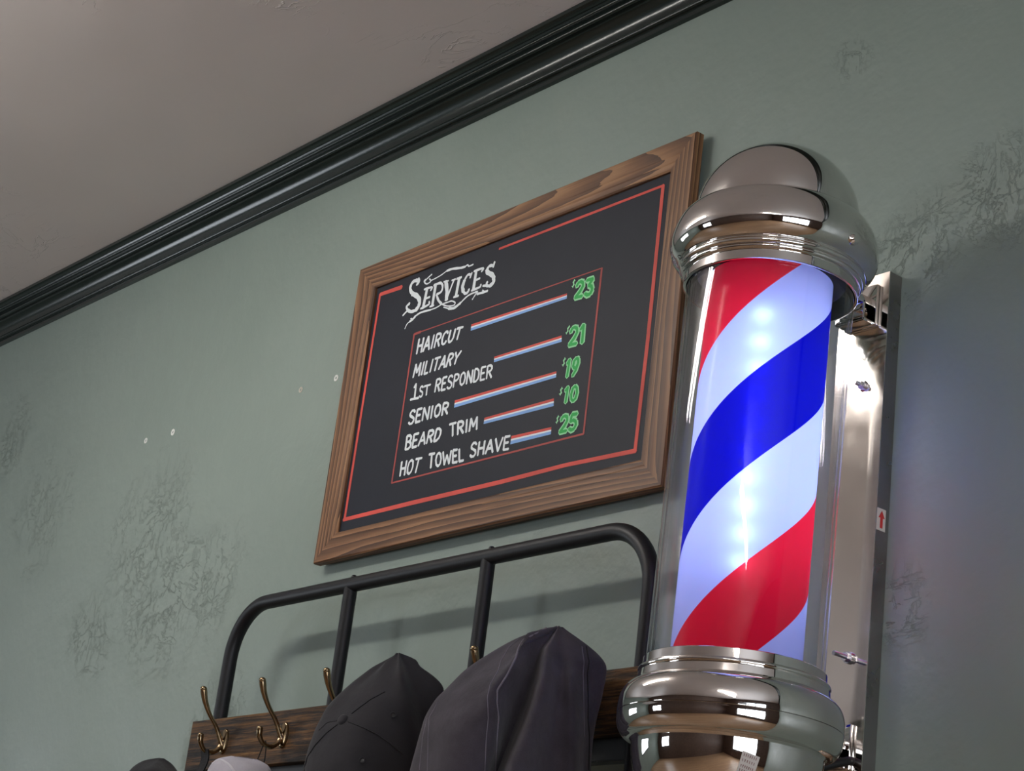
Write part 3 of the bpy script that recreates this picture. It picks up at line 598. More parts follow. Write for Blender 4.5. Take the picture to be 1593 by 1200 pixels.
bm = bmesh.new(); box(bm, rel((px0 + th, pyf + th, pzt - th)), rel((px1 - th, Y1 - 0.0005, pzt)))
wpart('plate_flange', bm, M_plate_side, None, plate)
def bracket(zc, h):
    bm = bmesh.new()
    xa, xb = PX - 0.026, PX + 0.024
    # flange on the plate, arm to the collar, small gusset and lip
    box(bm, rel((xa, pyf - 0.006, zc - h / 2)), rel((xb, pyf - 0.0002, zc + h / 2)), 0.0012)
    box(bm, rel((xa + 0.003, PY + 0.098, zc - 0.004)), rel((xb - 0.003, pyf - 0.004, zc + 0.006)), 0.0012)
    box(bm, rel((xa + 0.003, pyf - 0.026, zc - h / 2)), rel((xb - 0.003, pyf - 0.005, zc - h / 2 + 0.004)), 0.001)
    box(bm, rel((xa + 0.003, pyf - 0.026, zc - h / 2)), rel((xb - 0.003, pyf - 0.022, zc)), 0.001)
    box(bm, rel((PX - 0.004, PY + 0.105, zc + 0.004)), rel((PX + 0.004, pyf - 0.02, zc + 0.016)), 0.001)
    wpart('bracket', bm, M_chrome, 30)
bracket(0.967 + HC, 0.054)
bracket(0.420 + HC, 0.052)
def bolt(x, z, ln):
    bm = bmesh.new()
    tube(bm, [rel((x, pyf, z)), rel((x, pyf - ln, z))], 0.0028, 12)
    wpart('bolt', bm, M_steel, 30, plate)
    bm = bmesh.new(); tube(bm, [rel((x, pyf - 0.0035, z)), rel((x, pyf - 0.0085, z))], 0.0058, 6)
    tube(bm, [rel((x, pyf - 0.0002, z)), rel((x, pyf - 0.0034, z))], 0.0072, 20)
    wpart('nut', bm, M_steel, 30, plate)
bolt(-1.490, 0.525 + HC, 0.027); bolt(-1.496, 0.865 + HC, 0.014)
# sticker with an upward red arrow on the plate's edge
xs = px1 + 0.0003
bm = bmesh.new(); box(bm, rel((px1 + 0.00002, 1.6780, 0.6775 + HC)), rel((xs, 1.6935, 0.7045 + HC)))
wpart('arrow_sticker', bm, M_sticker, None, plate)
bm = bmesh.new()
ya, yc, yb = 1.6805, 1.6862, 1.6919
zz = HC
pts = [(yc - 0.0024, 0.6805), (yc + 0.0024, 0.6805), (yc + 0.0024, 0.6930), (yb, 0.6930), (yc, 0.7025), (ya, 0.6930), (yc - 0.0024, 0.6930)]
bm.faces.new([bm.verts.new(rel((xs + 0.0002, y, z + zz))) for y, z in pts])
wpart('arrow_print', bm, M_arrow, None, plate)
# thumb screw on the top collar
bm = bmesh.new(); tube(bm, [(0.1185, 0, 0), (0.1235, 0, 0)], [0.0060, 0.0068], 20); tube(bm, [(0.1235, 0, 0), (0.1262, 0, 0)], [0.0068, 0.0045], 20)
o = from_bm('collar_screw', bm, M_chrome, pole, 30); o.matrix_local = PL @ Matrix.Rotation(math.radians(47), 4, 'Z') @ Matrix.Translation((0, 0, 0.9660))
bm = bmesh.new(); tube(bm, [(0.119, 0, 0), (0.1235, 0, 0)], [0.0050, 0.0035], 16)
o = from_bm('collar_screw', bm, M_chrome, pole, 30); o.matrix_local = PL @ Matrix.Rotation(math.radians(33), 4, 'Z') @ Matrix.Translation((-0.008, 0, 0.4395))
# worn paper label on the base bowl
def bowl_r(z):
    q = [(0.3800, 0.1052), (0.3680, 0.1042), (0.3480, 0.0990), (0.3290, 0.0890)]
    for (za, ra), (zb_, rb_) in zip(q[:-1], q[1:]):
        if za >= z >= zb_: return ra + (rb_ - ra) * (za - z) / (za - zb_)
    return 0.1
def on_bowl(a, z, off): 
    r = bowl_r(z) + off; return Vector((r * math.cos(math.radians(a)), r * math.sin(math.radians(a)), z))
bm = bmesh.new(); g = [[bm.verts.new(on_bowl(9 + 10.5 * i / 6 - 2.2 * j / 6, 0.3665 - 0.004 * i / 6 - 0.022 * j / 6, 0.0009)) for i in range(7)] for j in range(7)]
for j in range(6):
    for i in range(6): bm.faces.new((g[j][i], g[j + 1][i], g[j + 1][i + 1], g[j][i + 1]))
lab = from_bm('label_sticker', bm, M_sticker, pole, 60); lab.matrix_local = PL
bm = bmesh.new()
rs = random.Random(3)
for j, (f, n) in enumerate(((0.16, 7), (0.40, 6), (0.66, 7), (0.86, 6))):
    for i in range(n):
        u0 = 0.10 + 0.8 * i / n; a0 = 9 + 10.5 * u0 - 2.2 * f; z0 = 0.3665 - 0.004 * u0 - 0.022 * f
        p = [on_bowl(a0 + rs.uniform(-.1, .1), z0 - 0.0014, 0.0013), on_bowl(a0 + 0.42, z0 - 0.0014, 0.0013), on_bowl(a0 + 0.55 + rs.uniform(0, .3), z0 + 0.0014, 0.0013), on_bowl(a0 + 0.15, z0 + 0.0014, 0.0013)]
        bm.faces.new([bm.verts.new(q) for q in p])
o = from_bm('label_print', bm, M_brown_print, lab)
# power cord with cable tie
bm = bmesh.new()
pts = smooth_path([rel(p) for p in ((-1.478, 1.679, 0.405 + HC), (-1.474, 1.665, 0.402 + HC), (-1.480, 1.640, 0.392 + HC), (-1.492, 1.610, 0.375 + HC), (-1.500, 1.585, 0.345 + HC), (-1.505, 1.57, 0.31 + HC))], 6)
tube(bm, pts, 0.0052, 12); wpart('power_cord', bm, M_rubber, 40)
bm = bmesh.new()
pts = smooth_path([rel(p) for p in ((-1.487, 1.628, 0.428 + HC), (-1.480, 1.630, 0.400 + HC), (-1.484, 1.632, 0.375 + HC), (-1.49, 1.63, 0.33 + HC))], 5)
tube(bm, pts, 0.0036, 8); wpart('cable_tie', bm, M_rubber, 40)

# ------------------------------------------------------------------ hall tree (coat rack)
PYR, PR_ = 1.625, 0.0118
tree = empty('coat_rack', (-2.29, PYR, 0))
tag(tree, 'black pipe coat rack with rustic wooden plank and six brass hooks, against the wall', 'coat rack')
TL = tree.location
def trel(p): return Vector(p) - TL
xl, xr, zb, rb = -2.797, -1.783, 0.7175 + HC, 0.088
path = [(xl, PYR, 0.0)] + [(xl, PYR, z) for z in (0.6, 1.2, zb - rb - 0.03)]
for i in range(13):
    a = math.pi - i / 12 * math.pi / 2
    path.append((xl + rb + rb * math.cos(a), PYR, zb - rb + rb * math.sin(a)))
path += [(xl + (xr - xl) * t, PYR, zb) for t in (0.2, 0.4, 0.6, 0.8)]
for i in range(13):
    a = math.pi / 2 - i / 12 * math.pi / 2
    path.append((xr - rb + rb * math.cos(a), PYR, zb - rb + rb * math.sin(a)))
path += [(xr, PYR, z) for z in (zb - rb - 0.03, 1.2, 0.6, 0.0)]
bm = bmesh.new(); tube(bm, [trel(p) for p in path], PR_, 20); from_bm('pipe_frame', bm, M_pipe, tree, 40)
for x in (-2.469, -2.129):
    bm = bmesh.new(); tube(bm, [trel((x, PYR, zb - 0.004)), trel((x, PYR, 1.2)), trel((x, PYR, 0.45))], 0.0105, 20)
    po = from_bm('post', bm, M_pipe, tree, 40)
    bm = bmesh.new(); lathe(bm, [(0.0, 0.0035), (0.003, 0.003), (0.0045, 0.001), (0.0045, -0.003)], 12)
    so = from_bm('screw_head', bm, M_pipe, tree, 40); so.location = trel((x + 0.004, PYR, zb + PR_))
pf = 1.595
bm = bmesh.new(); box(bm, trel((-2.831, pf, 0.438 + HC)), trel((-1.748, pf + 0.0182, 0.5205 + HC)), 0.0015)
pl = from_bm('plank', bm, M_rustic, tree)
bm = bmesh.new(); box(bm, trel((xl, PYR - 0.010, 0.409 + HC)), trel((xr, PYR + 0.010, 0.456 + HC)), 0.002)  # crossbar made taller; its black also stands in for shade under the plank
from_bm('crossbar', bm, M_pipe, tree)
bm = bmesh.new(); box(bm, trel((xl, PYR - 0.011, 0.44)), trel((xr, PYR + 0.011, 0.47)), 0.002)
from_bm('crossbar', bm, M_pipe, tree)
def hook_meshes():
    a = bmesh.new()
    up = smooth_path([(0, -0.004, -0.012), (0, -0.010, -0.002), (0, -0.020, 0.014), (0, -0.036, 0.032), (0, -0.0475, 0.050), (0, -0.0535, 0.066)], 6)
    n = len(up)
    tube(a, up, [0.0056 - 0.0022 * math.sin(math.pi * min(1, i / n * 1.1)) for i in range(n)], 12)
    r = bmesh.ops.create_uvsphere(a, u_segments=14, v_segments=10, radius=0.0058)
    for v in r['verts']: v.co = Vector((v.co.x, v.co.y * 0.95, v.co.z * 0.8)) + Vector((0, -0.0540, 0.0680))
    lo = smooth_path([(0, -0.003, -0.006), (0, -0.008, -0.018), (0, -0.020, -0.0275), (0, -0.034, -0.026), (0, -0.0425, -0.016), (0, -0.0445, -0.006)], 6)
    tube(a, lo, [0.0054 - 0.0018 * math.sin(math.pi * i / len(lo)) for i in range(len(lo))], 12)
    r = bmesh.ops.create_uvsphere(a, u_segments=14, v_segments=10, radius=0.0050)
    for v in r['verts']: v.co = Vector((v.co.x, v.co.y, v.co.z * 0.85)) + Vector((0, -0.0446, -0.0045))
    b = bmesh.new()
    N = 28
    for (sc, y0, y1) in ((1.0, 0.0, -0.0028),):
        ra = [b.verts.new((0.0125 * math.cos(2 * math.pi * i / N), y0, -0.006 + 0.0205 * math.sin(2 * math.pi * i / N))) for i in range(N)]
        rb_ = [b.verts.new((0.0120 * math.cos(2 * math.pi * i / N), y1, -0.006 + 0.0198 * math.sin(2 * math.pi * i / N))) for i in range(N)]
        rc = [b.verts.new((0.0095 * math.cos(2 * math.pi * i / N), y1 - 0.0014, -0.006 + 0.0172 * math.sin(2 * math.pi * i / N))) for i in range(N)]
        for p, q in ((ra, rb_), (rb_, rc)):
            for i in range(N): b.faces.new((p[i], p[(i + 1) % N], q[(i + 1) % N], q[i]))
        b.faces.new(ra); b.faces.new(rc)
    return a, b
ha, hb = hook_meshes()
h0 = from_bm('hook', ha, M_brass, tree, 45); p0 = from_bm('hook_plate', hb, M_brass, h0, 35)
for k in range(6):
    if k == 0: hk = h0
    else:
        hk = h0.copy(); COL.objects.link(hk); hk.parent = tree
        pk = p0.copy(); COL.objects.link(pk); pk.parent = hk
    hk.location = trel((-2.719 + 0.1735 * k, pf, 0.4865 + HC))

